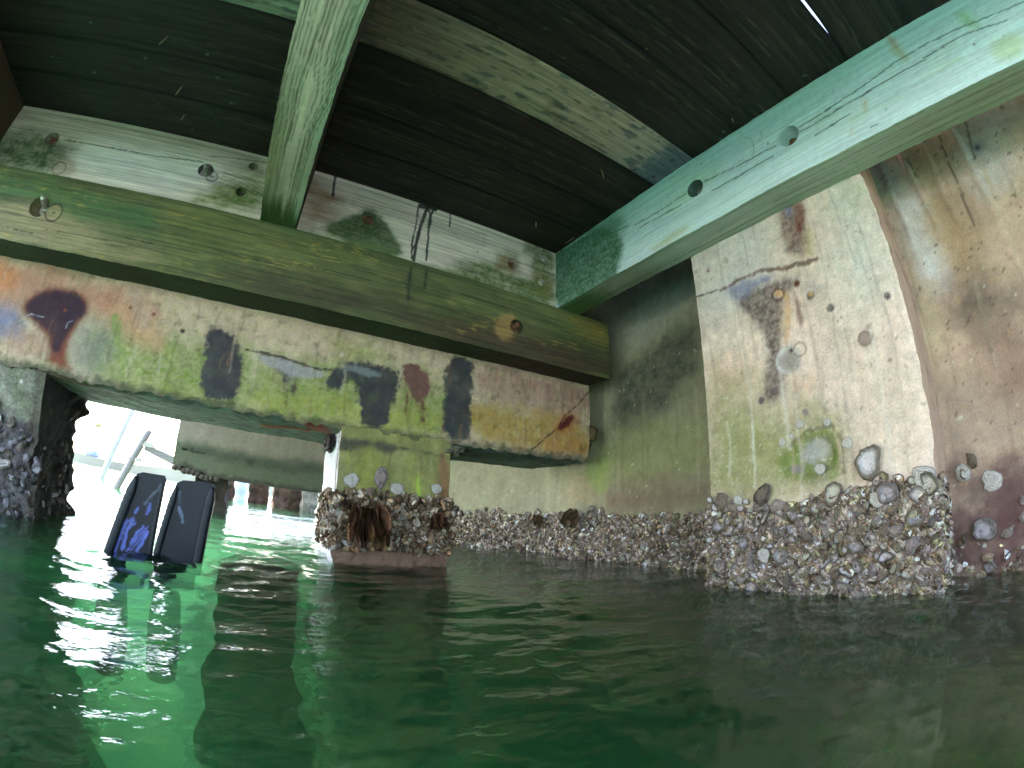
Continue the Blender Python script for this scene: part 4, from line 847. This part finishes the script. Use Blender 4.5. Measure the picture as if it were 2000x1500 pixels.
# single shells that stand out
def at_col(q, k, S, label, spin=0.0, n=(-1, 0, .05), dx=0.0): shell(k, (1.380-dx, q[0], q[1]), n, spin, S*.86, label, "single shells above the crust")
for q, k, S, lb, sp in (([(0.5730,0.5111)][0], 18, .036, "round white shell scar at the upper left of the mossy patch on the column", 0), ([(0.4813,0.5014)][0], 19, .030, "round white shell scar touching the top right of the mossy patch", 1),
                        ([(0.6379,0.4628)][0], 20, .031, "round white shell scar left of the mossy patch on the column", 2), ([(0.6036,0.4773)][0], 21, .022, "faint small shell scar beside the white one left of the mossy patch", 2),
                        ([(0.4215,0.4275)][0], 18, .042, "white shell scar on bare concrete right of the mossy patch", 1.4), ([(0.5185,0.3665)][0], 19, .042, "bright white shell inside the mossy patch on the column", 1.2)):
    at_col(q, k, S, lb, sp, dx=.002)
at_col([(0.3571,0.3698)][0], 9, .115, "tall brown-rimmed oyster standing above the column's crust", 1.45, (-1, .0, -.1), .016)
at_col([(0.7169,0.3074)][0], 3, .085, "large ridged oyster at the left top of the column's crust", .9, dx=.012)
at_col([(0.6662,0.2715)][0], 4, .066, "pale mauve oyster beside the large ridged one on the column", .3, dx=.012)
at_col([(0.8754,0.2877)][0], 1, .070, "speckled hooked oyster at the column's left edge", 1.3, dx=.010)
at_col([(0.4719,0.2922)][0], 11, .080, "mauve oyster leaning under the mossy patch's right corner", 1.0, dx=.012)
at_col([(0.2082,0.3012)][0], 18, .082, "white fan-shaped oyster near the column's right edge", .6, dx=.010)
at_col([(0.3115,0.2721)][0], 12, .080, "purple-lined oyster under the tall brown-rimmed one", .7, dx=.014)
at_col([(0.3426,0.2612)][0], 19, .055, "white oval shell below the tall brown-rimmed oyster", 1.2, dx=.020)
at_col([(0.7089,0.1106)][0], 21, .055, "bright white elongated shell low in the column's crust", 1.3, dx=.02)
shell(12, (1.668, *[(0.0674,0.1323)][0]), (-1, -.1, .1), .4, .085, "big round pearly oyster on the reddish wall", "single shells above the crust")
shell(18, (1.674, *[(0.0321,0.2740)][0]), (-1, 0, 0), .4, .07, "greenish white round shell high on the reddish wall", "single shells above the crust")
shell(19, (1.674, *[(0.1217,0.3150)][0]), (-1, 0, 0), .4, .055, "white round shell nearest the column on the tan wall", "single shells above the crust")
for q, k, S, lb, sp in (([(0.4934,0.3563)][0], 0, .085, "tall grey oyster standing highest on the middle pile's crust", 1.5), ([(0.3660,0.3317)][0], 18, .062, "white oval oyster high at the left of the middle pile", 1.3), ([(0.5564,0.3201)][0], 19, .055, "white oval shell at the middle of the centre pile's crust", 1.4),
                        ([(0.7328,0.3360)][0], 20, .048, "round white shell high at the right of the middle pile", .4), ([(0.4488,0.2927)][0], 1, .045, "small greenish oyster between the two tall ones on the middle pile", .3)):
    shell(k, (q[0], 1.826, q[1]), (0, -1, -.05), sp, S, lb, "single shells above the crust")
# dark clumps of thin shells growing edge-on
def clump(c, nrm, size, n, label, col):
    mb = MB(); n0 = Vector(nrm)
    for i in range(n):
        a = random.uniform(-.9, .9); L = size*random.uniform(.6, 1.1); off = np.array([random.uniform(-.5, .5), 0, random.uniform(-.32, .32)])*size
        if abs(nrm[0]) > .5: off = off[[1, 0, 2]]
        V, F, C = PROTO[random.choice(K0)]; S = V*np.array([L, L*.75, L*.35])
        dirn = (n0*.7 + Vector((.5*off[0]/size+random.uniform(-.25,.25), .5*off[1]/size, -.75+random.uniform(-.3,.3)))).normalized()
        side = Vector((random.uniform(.6, 1), random.uniform(-.3, .3), a*.5)) if abs(nrm[1]) > .5 else Vector((random.uniform(-.3, .3), random.uniform(.6, 1), a*.5))
        z = (side - side.dot(dirn)*dirn).normalized(); y = z.cross(dirn); R = np.array(Matrix((dirn, y, z)).transposed())
        mb.add(S@R.T + np.asarray(c) + off + .3*L*np.array(dirn), F, np.clip(np.asarray(col)*random.uniform(.5, 1.6)*(C/.25), .01, .5))
    o = mb.build("oyster_clump", M_SHELL); tag(o, label, "oyster clump"); return o
clump((.43, 1.778, .19), (0, -1, 0), .12, 80, "large dark brown fan of thin shells hanging on the middle pile's front", s(116,92,70))
clump((.74, 1.795, .21), (0, -1, 0), .06, 26, "smaller dark brown shell clump at the right edge of the middle pile", s(116,92,70))
clump((.34, 1.82, .25), (0, -1, 0), .05, 18, "tangled grey-brown shell clump on the middle pile's left corner", s(112,100,90))
clump((1.64, 2.02, .25), (-1, 0, 0), .075, 34, "brown shell clump standing above the wall crust below the cap's end", s(118,106,88))
clump((1.64, 2.35, .22), (-1, 0, 0), .06, 30, "brown shell clump on the wall crust near the wall's vertical seam", s(114,100,82))

# ================================================================== swim fins
def extr(poly, y0, y1, mb, col, bev=.004):
    """outline in XZ pulled from y0 to y1, edges softened"""
    poly = np.asarray(poly, float); n = len(poly); c = poly.mean(0)
    L = []
    for yy, k in ((y0, 1), (y0+bev, 0), (y1-bev, 0), (y1, 1)):
        q = poly + (c-poly)/np.linalg.norm(c-poly, axis=1)[:,None]*bev*k; L.append(np.column_stack([q[:,0], np.full(n, yy), q[:,1]]))
    V = np.concatenate(L); j = np.arange(n); k = (j+1) % n
    F = [np.concatenate([np.stack([j+n*z, k+n*z, k+n*z+n, j+n*z+n], -1) for z in range(3)]), np.arange(n)[None,::-1], (np.arange(n)+3*n)[None,:]]
    return mb.add(V, F, col)
def rail_mesh(p0, p1, wd, y0, y1, col, ribs):
    mb = MB(); p0, p1 = np.asarray(p0, float), np.asarray(p1, float); d = p1-p0; d /= np.linalg.norm(d); nrm = np.array([-d[1], d[0]])*wd/2; K = 60; L = []
    for t in np.linspace(0, 1, K):
        c = p0+(p1-p0)*t; g = 1-.12*(ribs and (int(t*K) % 4 == 0) and t > .45); taper = min(1, .35+5*(1-t))
        pr = [(-1,.15),(-.75,0),(.75,0),(1,.15),(1,.85),(.75,1),(-.75,1),(-1,.85)]
        L.append(np.array([[c[0]+nrm[0]*a*g*taper, y0+(y1-y0)*b, c[1]+nrm[1]*a*g*taper] for a, b in pr]))
    V = np.concatenate(L); m = 8; j = np.arange(m); k = (j+1) % m
    mb.add(V, [np.concatenate([np.stack([j+m*z, k+m*z, k+m*z+m, j+m*z+m], -1) for z in range(K-1)]), np.arange(m)[None,::-1], (np.arange(m)+m*(K-1))[None,:]], col); return mb
RUB = s(17,18,25)
def blade(poly, lean, sheen_scuffs, name, label):
    lo, hi = np.min(poly, 0), np.max(poly, 0); r = .004
    xs, zs = np.meshgrid(np.arange(lo[0], hi[0]+r, r), np.arange(lo[1], hi[1]+r, r), indexing='ij'); uv = np.column_stack([xs.ravel(), zs.ravel()])
    nu, nv = xs.shape; i = np.arange(nu-1)[:,None]*nv + np.arange(nv-1)[None,:]; q = np.stack([i, i+nv, i+nv+1, i+1], -1).reshape(-1, 4)
    keep = sdist(uv[q].mean(1), poly) < .001
    p = Paint(uv, RUB, 77); p.shade(9, .15)
    rs = np.random.default_rng(5)
    for pts, c, wd in sheen_scuffs:
        for k in range(3): p.line(np.asarray(pts)+rs.normal(0, wd*.9, (len(pts), 2)), np.asarray(c)*rs.uniform(.7, 1.3), wd*.42, .85, .0025, .004, 50)
    used = np.unique(q[keep]); d = sdist(uv, poly); out = d > 0
    # pull stray vertices onto the outline
    P = np.asarray(poly, float)
    for v in used[out[used]]:
        best = None
        for a, b in zip(P, np.roll(P, -1, 0)):
            e = b-a; t = np.clip(((uv[v]-a)@e)/(e@e), 0, 1); w_ = a+t*e; dd = np.hypot(*(uv[v]-w_))
            if best is None or dd < best[0]: best = (dd, w_)
        uv[v] = best[1]
    mb = MB(); rel = -np.ones(len(uv), int); rel[used] = np.arange(len(used))
    mb.add(np.column_stack([uv[used,0], 1.563+.004*np.sin(uv[used,0]*60)*0, uv[used,1]]), rel[q[keep]], p.out()[used])
    extr(poly, 1.5634, 1.571, mb, RUB)
    o = mb.build(name, M_RUBBER); tag(o, label, "swim fin", "pair of swim fins sticking out of the water"); return o
SKY_SHEEN = s(88,98,168)  # sky reflected on wet rubber, painted as blue streaks
f1 = [(-0.4063,0.2199),(-0.3990,0.2421),(-0.3793,0.2503),(-0.3065,0.2513),(-0.2994,0.2379),(-0.3056,0.1933),(-0.3314,0.0008),(-0.3461,-0.1121),(-0.5013,-0.1376),(-0.4845,-0.0147),(-0.4412,0.1386)]
sc1 = [([(-0.4447,-0.0063),(-0.4320,0.0521),(-0.4187,0.0944)], SKY_SHEEN, .006), ([(-0.4212,0.0057),(-0.4053,0.0646),(-0.3879,0.0996)], SKY_SHEEN, .005), ([(-0.4000,-0.0004),(-0.3691,0.0465),(-0.3449,0.0825)], SKY_SHEEN, .004), ([(-0.3725,0.0008),(-0.3545,0.0359),(-0.3458,0.0743)], SKY_SHEEN, .005), ([(-0.4304,0.0331),(-0.4110,0.0877),(-0.3987,0.1026)], SKY_SHEEN, .003), ([(-0.3965,0.0227),(-0.3739,0.0618),(-0.3584,0.0803)], SKY_SHEEN, .003), ([(-0.3522,0.1215),(-0.3472,0.1383),(-0.3456,0.1547)], SKY_SHEEN, .004), ([(-0.3901,0.1200),(-0.3820,0.1406)], SKY_SHEEN, .002)]
sc1 += [([(-0.3626,0.1519),(-0.3359,0.1884),(-0.3154,0.2159)], s(66,72,84), .0025)]
fin1 = blade(f1, 0, sc1, "swim_fin", "black swim fin with painted blue-violet sky sheen, tilted blade nearest the left pile")
f2 = [(-0.2720,0.1987),(-0.2648,0.2354),(-0.2441,0.2469),(-0.1733,0.2531),(-0.1423,0.2496),(-0.1315,0.2447),(-0.1450,0.1855),(-0.1696,0.0011),(-0.1817,-0.0894),(-0.3291,-0.1096),(-0.3211,-0.0008),(-0.2944,0.0904)]
sc2 = [([(-0.2512,0.2101),(-0.2449,0.1706)], s(70,76,90), .002), ([(-0.2473,0.1622),(-0.2343,0.1351),(-0.2290,0.1164)], s(96,108,128), .003), ([(-0.3029,0.0310),(-0.2958,0.0030)], s(86,118,150), .0035), ([(-0.1330,0.1987),(-0.1425,0.1614)], s(110,84,40), .003)]
fin2 = blade(f2, 0, sc2, "swim_fin", "black swim fin with a thick ridged side rail and round-cornered tip, beside the blue-sheened one")
rl = lambda a, b, wd, y0, y1, c, ribs, par: rail_mesh(a, b, wd, y0, y1, c, ribs).build("side_rail", M_RUBBER, par)
q = [(-0.4856,-0.0860),(-0.3979,0.2342),(-0.3372,-0.0780),(-0.3074,0.2334)]; rl(q[0], q[1], .030, 1.548, 1.586, s(30,34,38), True, fin1); rl(q[2], q[3], .012, 1.556, 1.582, RUB, False, fin1)
q = [(-0.3211,-0.0593),(-0.2616,0.2246),(-0.1773,-0.0393),(-0.1445,0.2395)]; rl(q[0], q[1], .022, 1.552, 1.584, s(26,29,34), True, fin2); rl(q[2], q[3], .030, 1.540, 1.590, RUB*1.1, False, fin2)
for par, c in ((fin1, (-.47, 1.58, -.42)), (fin2, (-.29, 1.58, -.42))):
    mb = MB(); tube(mb, [(c[0]+.02, c[1], -.12), (c[0]+.01, c[1]+.02, -.22), (c[0], c[1]+.04, -.34), (c[0]-.01, c[1]+.05, -.42)], [.045, .055, .055, .05], RUB, 18); mb.build("foot_pocket", M_RUBBER, par)

# ================================================================== the next bent of the dock, seen through the opening
def far_col(P, fc):
    if fc == 'z-': p = Paint(P[:,[0,1]], s(84,86,74), 51); p.blotch(s(40,36,32), 12, .1, .4, .8); return p.out()
    uv = P[:,[0,2]] if fc[0] == 'y' else P[:,[1,2]]; p = Paint(uv, s(160,148,128), 52); p.shade((14, 3), .18)
    m = sm(.10, -.06, P[:,2]-.56+.06*p.n(4)); p.mix(m*.85, s(92,104,78)); p.mix(sm(.06, -.02, P[:,2]-.56+.06*p.n(5))*sm(-.08,.02,P[:,2]-.50+.05*p.n(5))*.5, s(58,66,52))
    p.spot((-.66, .53), .02, s(60,58,58), .01); p.spot((-.1,.5), .03, s(60,60,52), .02, .7); p.mix(sm(.03, 0, P[:,2]-.325+.03*p.n(20))*.7, s(70,62,54)); return p.out()
def far_disp(P):
    Q = wob(.006, 5, 53, 4)(P); br = sm(-.35, -.78, P[:,0]); Q[:,2] += br*(P[:,2] < .5)*.06*(1+fbm(P, 9, 3, 3)); Q[:,2] += -.006*P[:,0]; return Q
mb = MB(); gbox(mb, (-.82, 4.5, .31), (2.2, 5.0, 1.25), {'y-': .014, 'z-': .02, 'x-': .02}, far_col, far_disp)
far = mb.build("pier_cap", M_CONC)
tag(far, "second concrete cap beam farther back under the dock, green lower half and broken end", "concrete beam")
mb = MB()
for k in range(10): lump(mb, (-.80+.045*k, 4.52, .335-.006*k+.02*random.random()), (.035, .04, .028), s(92,84,74), 60+k, 2)
mb.build("broken_edge", M_ROUGH, far)
def far_pile(x0, x1, y, z1, c, label):
    def cf(P, fc):
        p = Paint(P[:,[0,2]] if fc[0] == 'y' else P[:,[1,2]], c, 55+x0); p.shade(7, .4); p.blotch(np.asarray(c)*.4, 6, .05, .4, .8); return p.out()
    mb = MB(); gbox(mb, (x0, y, -2.0), (x1, y+.45, z1), {'y-': .025, 'x-': .04, 'x+': .04}, cf, pile_disp(.02, 5, x0*3, .3), default=.1)
    tag(mb.build("concrete_pile", M_ROUGH), label, "pile")
far_pile(-.62, -.30, 4.62, .36, s(66,58,52), "dark short pile right behind the swim fins under the far cap's broken end")
for (a, b, Y, c, lb) in ((-0.789, -0.476, 9.5,s(90,66,52), "farthest crusted brown pile seen just right of the fins"), (-0.152, 0.235, 9.5,s(84,62,50), "brown crusted pile between the two bright gaps under the far cap"),
                         (0.306, 0.829, 8.6,s(104,80,66), "widest brown pile under the far cap"), (0.808, 1.061, 8.2,s(150,140,124), "pale pile close behind the middle pile's left side")):
    far_pile(a, b, Y, .6, c, lb)
mb = MB(); n = 15; tube(mb, [(-0.387, 11, -.2+.8*t/(n-1)) for t in range(n)], [.16+.02*math.sin(t) for t in range(n)], s(196,204,220), 16)
tag(mb.build("fender", M_RUBBER), "pale blue round fender in the bright gap between the far piles", "fender")

# ================================================================== outside: moored boat, leaning piles, shore
def leaning(a, b, r, col, label):
    a, b = np.array(a), np.array(b); d = (b-a); mb = MB(); n = 14
    tube(mb, [a - d*.35 + d*1.75*t/(n-1) for t in range(n)], [r*(1-.1*t/n) for t in range(n)], col, 10)
    return tag(mb.build("mooring_pile", M_WOODX), label, "mooring pile")
leaning((-2.969, 9.000, 0.040), (-2.578, 9.000, 1.377), .055, s(196,190,184), "tall leaning grey mooring pile in the bright opening")
lp = leaning((-1.731, 6.000, 0.105), (-1.536, 6.000, 0.573), .045, s(150,145,140), "short dark leaning pile with a bent top bracket, beside the ramp")
a = np.array((-1.532, 6.000, 0.586)); mb = MB(); gbox(mb, a-np.array([.03,.03,.03]), a+np.array([.16,.05,.03]), {}, lambda P, f: np.tile(s(86,80,76), (len(P), 1))); mb.build("bracket", M_STEEL, lp)
a = np.array((-1.646, 6.000, 0.385)); mb = MB(); gbox(mb, a-np.array([.02,.03,.02]), a+np.array([.14,.05,.02]), {}, lambda P, f: np.tile(s(86,80,76), (len(P), 1))); mb.build("bracket", M_STEEL, lp)
a, b = np.array((-1.486, 6.000, 0.594)), np.array((-1.094, 6.000, 0.499)); mb = MB(); d = b-a
V = []; 
for yy in (0, 1.2):
    for p_, z in ((a, 0), (b, 0), (b, -.10), (a, -.08)): V.append(p_+np.array([0, yy, z]))
mb.add(V, [np.array([[0,3,2,1],[4,5,6,7],[0,1,5,4],[3,7,6,2],[0,4,7,3],[1,2,6,5]])], s(150,144,138))
tag(mb.build("boat_ramp", M_WOODX, smooth=False), "grey sloping gangway plank in front of the white glare", "gangway")
for c in ((-2.661, 8.400, 0.091), (-2.539, 8.400, 0.113), (-2.446, 8.400, 0.129)):
    th = np.linspace(0, 2*np.pi, 17); mb = MB(); tube(mb, [(c[0]+.09*math.cos(t), c[1], c[2]+.11*math.sin(t)) for t in th], .035, s(60,58,58), 8, False)
    tag(mb.build("tyre_fender", M_RUBBER), "small dark tyre fender hanging at the foot of the leaning piles", "tyre", "tyre fenders at the leaning piles")
root = bpy.data.objects.new("motor_boat", None); COL.objects.link(root); c = np.array((-16.299, 46.000, 0.152)); root.location = (c[0], c[1], 0)
tag(root, "distant small white boat with a blue cover in the glare", "boat")
def hull(mb, L, W, H, z0, col, n=16):
    R = []
    for i in range(n):
        t = i/(n-1); wd = W*(1-max(0, (t-.55)/.45)**2.2)*.5+.02; sh = H*(1+.35*t*t); x = -L/2+L*t
        R.append(np.array([[x, -wd, z0+sh], [x, -wd*.86, z0+.35*sh], [x, 0, z0-.1], [x, wd*.86, z0+.35*sh], [x, wd, z0+sh], [x, wd*.9, z0+sh*.98], [x, -wd*.9, z0+sh*.98]])+np.array([c[0], c[1], 0]))
    V = np.concatenate(R); m = 7; j = np.arange(m); k = (j+1) % m
    mb.add(V, [np.concatenate([np.stack([j+m*z, k+m*z, k+m*z+m, j+m*z+m], -1) for z in range(n-1)]), np.arange(m)[None,::-1], (np.arange(m)+m*(n-1))[None,:]], col)
mb = MB(); hull(mb, 4.2, 1.6, .55, .0, s(225,225,225)); mb.build("hull", M_RUBBER, root)
mb = MB(); lump(mb, (c[0]-.2, c[1], 1.05), (.8, .6, .42), s(150,166,204), 81, 3, .08); mb.build("boat_cover", M_CONC, root)
root = bpy.data.objects.new("palm_tree", None); COL.objects.link(root); c = np.array((-16.399, 45.000, 3.572)); root.location = (c[0], c[1], 1.0)
tag(root, "faint washed-out palm on the far shore", "palm tree")
mb = MB(); tube(mb, [(c[0]+.15*math.sin(t), c[1], 1+(c[2]-1)*t/7) for t in range(8)], [.09-.005*t for t in range(8)], s(206,198,184), 8); mb.build("trunk", M_WOODX, root)
mb = MB()
for k in range(22):
    a = 6.28*k/22+random.random()*.3; el = random.uniform(-.2, .9); L = random.uniform(1.6, 2.4)
    for i in range(10):
        t = i/10; p0 = np.array([c[0]+L*t*math.cos(a)*math.cos(el), c[1]+L*t*math.sin(a)*math.cos(el), c[2]+L*t*math.sin(el)-1.3*t*t*L*.6])
        sd = np.array([-math.sin(a), math.cos(a), -.5])*.4*(1-t*.8); fw = np.array([math.cos(a), math.sin(a), -.4])*.22
        for sg in (1, -1): mb.add([p0, p0+sd*sg+fw, p0+sd*sg+fw*1.3, p0+fw*.4], [np.array([[0,1,2,3]])], s(176,182,140)*random.uniform(.7, 1.3))
mb.build("crown", M_SHELL, root, smooth=False)
# far shore
def shore_col(P, fc): p = Paint(P[:,[0,1]], s(170,160,140), 83); p.shade(.3, .3); return p.out()
mb = MB(); gbox(mb, (-90, 45, -1), (60, 90, .9), {}, shore_col, lambda P: P+np.column_stack([P[:,0]*0, P[:,0]*0, .5*fbm(P, .05, 3, 2)*(P[:,2] > 0)]), default=1.5)
tag(mb.build("far_shore", M_CONC), kind="structure")

# ================================================================== under water
def pile_stub(pts, rad, label, name, seed):
    mb = MB(); pts = np.asarray(pts, float); n = 40; t = np.linspace(0, 1, n); X = np.column_stack([np.interp(t, np.linspace(0, 1, len(pts)), pts[:,k]) for k in range(3)])
    sg = 36; th = np.linspace(0, 2*np.pi, sg+1)[:-1]; R = []
    for i in range(n):
        r = np.interp(t[i], np.linspace(0, 1, len(rad)), rad); P = X[i]+r*np.column_stack([np.cos(th), np.sin(th), 0*th])
        P = P*1.0; nn = fbm(P, 7, 4, seed); P = X[i] + (P-X[i])*(1+.45*nn)[:,None]; R.append(P)
    V = np.concatenate(R); j = np.arange(sg); k = (j+1) % sg
    C = np.clip(s(40,44,34)*(1+.7*fbm(V, 12, 3, seed+2))[:,None], .004, .2)
    mb.add(V, [np.concatenate([np.stack([j+sg*z, k+sg*z, k+sg*z+sg, j+sg*z+sg], -1) for z in range(n-1)]), np.arange(sg)[None,::-1], (np.arange(sg)+sg*(n-1))[None,:]], C)
    o = mb.build(name, M_ROUGH); tag(o, label, "pile stump"); return o
pile_stub([(-.05, 1.62, -2.0), (-.02, 1.66, -1.0), (.02, 1.70, -.4), (.04, 1.72, -.03)], [.24, .20, .17, .13], "dark crusted pile stump rising to just under the surface in front of the middle pile", "pile_stump", 90)
def rock(c, size, seed, label, col):
    mb = MB(); lump(mb, c, size, col, seed, 4, .35, 1.3); o = mb.build("rock", M_ROUGH); tag(o, label, "rock")
rock((-.75, 1.15, -.75), (.38, .34, .42), 91, "dark rock under water below the swim fins", s(44,46,36))
rock((-.62, .62, -.62), (.26, .24, .30), 92, "dark rock under water nearest the camera at left", s(44,46,36))
rock((1.05, .05, -.50), (.30, .28, .22), 93, "rounded brownish rock under water at the column's foot", s(120,112,62))
rock((1.18, -.42, -.42), (.30, .30, .24), 94, "large brownish rock under water below the reddish wall", s(104,96,60))
rock((.62, .22, -.85), (.34, .30, .26), 95, "mossy rock under water before the column", s(96,100,56))
def bed_col(P, fc):
    p = Paint(P[:,[0,1]], s(84,92,66), 84); p.shade(1.2, .35); p.blotch(s(54,62,44), 1.6, .0, .4, .7); return p.out()
mb = MB(); gbox(mb, (-14, -8, -2.4), (6, 16, -1.75), {'z+': .12}, bed_col, lambda P: P+np.column_stack([P[:,0]*0, P[:,0]*0, (.18*fbm(P, .8, 4, 5)+.35*sm(.4, 1.7, P[:,0]))*(P[:,2] > -2)]), default=1)
tag(mb.build("sea_bed", M_CONC), kind="structure")
mb = MB(); gbox(mb, (-300, -300, -3.2), (300, 300, -2.6), {}, bed_col, default=30)
tag(mb.build("deep_sea_bed", M_CONC), kind="structure")

# ------------------------------------------------------------------ water surface
M_WATER, t, b = new_mat("sea_water"); N = t.nodes.new; L = t.links.new
t.nodes.remove(b); out = t.nodes["Material Output"]
tc = N("ShaderNodeTexCoord"); mp = N("ShaderNodeMapping"); mp.inputs["Scale"].default_value = (1, 1.4, 1); L(tc.outputs["Object"], mp.inputs[0])
n1 = N("ShaderNodeTexNoise"); n1.inputs["Scale"].default_value = 26; n1.inputs["Detail"].default_value = 3; n1.inputs["Roughness"].default_value = .45; L(mp.outputs[0], n1.inputs[0])
bp = N("ShaderNodeBump"); bp.inputs["Strength"].default_value = .35; bp.inputs["Distance"].default_value = .009; L(n1.outputs[0], bp.inputs["Height"])
fr = N("ShaderNodeFresnel"); fr.inputs["IOR"].default_value = 1.33; L(bp.outputs[0], fr.inputs["Normal"])
gl = N("ShaderNodeBsdfGlossy"); gl.inputs["Roughness"].default_value = .006; gl.inputs["Color"].default_value = (1, 1, 1, 1); L(bp.outputs[0], gl.inputs["Normal"])
rf = N("ShaderNodeBsdfRefraction"); rf.inputs["IOR"].default_value = 1.33; rf.inputs["Roughness"].default_value = .03; rf.inputs["Color"].default_value = (.85, 1, .92, 1); L(bp.outputs[0], rf.inputs["Normal"])
df = N("ShaderNodeBsdfTransparent"); df.inputs["Color"].default_value = (.85, 1, .92, 1)
m1 = N("ShaderNodeMixShader"); m1.inputs[0].default_value = .40; L(rf.outputs[0], m1.inputs[1]); L(df.outputs[0], m1.inputs[2])
m2 = N("ShaderNodeMixShader"); L(fr.outputs[0], m2.inputs[0]); L(m1.outputs[0], m2.inputs[1]); L(gl.outputs[0], m2.inputs[2]); L(m2.outputs[0], out.inputs["Surface"])
va = N("ShaderNodeVolumeAbsorption"); va.inputs["Color"].default_value = (.46, .80, .62, 1); va.inputs["Density"].default_value = .8
vs = N("ShaderNodeVolumeScatter"); vs.inputs["Color"].default_value = (.37, .64, .49, 1); vs.inputs["Density"].default_value = .66; vs.inputs["Anisotropy"].default_value = .4
vv = N("ShaderNodeAddShader"); L(va.outputs[0], vv.inputs[0]); L(vs.outputs[0], vv.inputs[1]); L(vv.outputs[0], out.inputs["Volume"])
def wave_h(x, y):
    P = np.column_stack([x, y, 0*x]); r = np.hypot(x, y)
    h = .010*fbm(P*np.array([1.3, 2.6, 1]), .8, 2, 70) + .0085*fbm(P*np.array([1, 1.9, 1]), 3.0, 3, 71) + .0040*fbm(P*np.array([1, 1.8, 1]), 10, 4, 72, .55)
    h = h*np.clip(1-.35*sm(3, 10, r), 0, 1)
    # rings and chop where the fins break the surface
    d = np.hypot(x+.33, y-1.57); h = h + .008*np.exp(-(d/.4)**2)*np.sin(d*42) + .012*np.exp(-(d/.5)**2)*fbm(P, 9, 3, 73)
    d = np.hypot(x-.03, y-1.7); h = h + .010*np.exp(-(d/.22)**2)
    return h
na = 720; rr = [.06]
while rr[-1] < 280: rr.append(rr[-1]*1.011 + .0045)
rr = np.array(rr); A = np.linspace(0, 2*np.pi, na+1)[:-1]
X = np.outer(rr, np.sin(A)).ravel(); Y = np.outer(rr, np.cos(A)).ravel()
X = np.append(X, 0); Y = np.append(Y, 0); Z = wave_h(X, Y)
j = np.arange(na); k = (j+1) % na
Fq = np.concatenate([np.stack([j+na*i, k+na*i, k+na*i+na, j+na*i+na], -1) for i in range(len(rr)-1)])
Ft = np.stack([j, k, np.full(na, len(X)-1)], -1)
mb = MB(); mb.add(np.column_stack([X, Y, Z]), [Fq, Ft], np.array([.02, .13, .06]))
water = mb.build("water", M_WATER, None, (0, 0, 0)); tag(water, kind="structure")
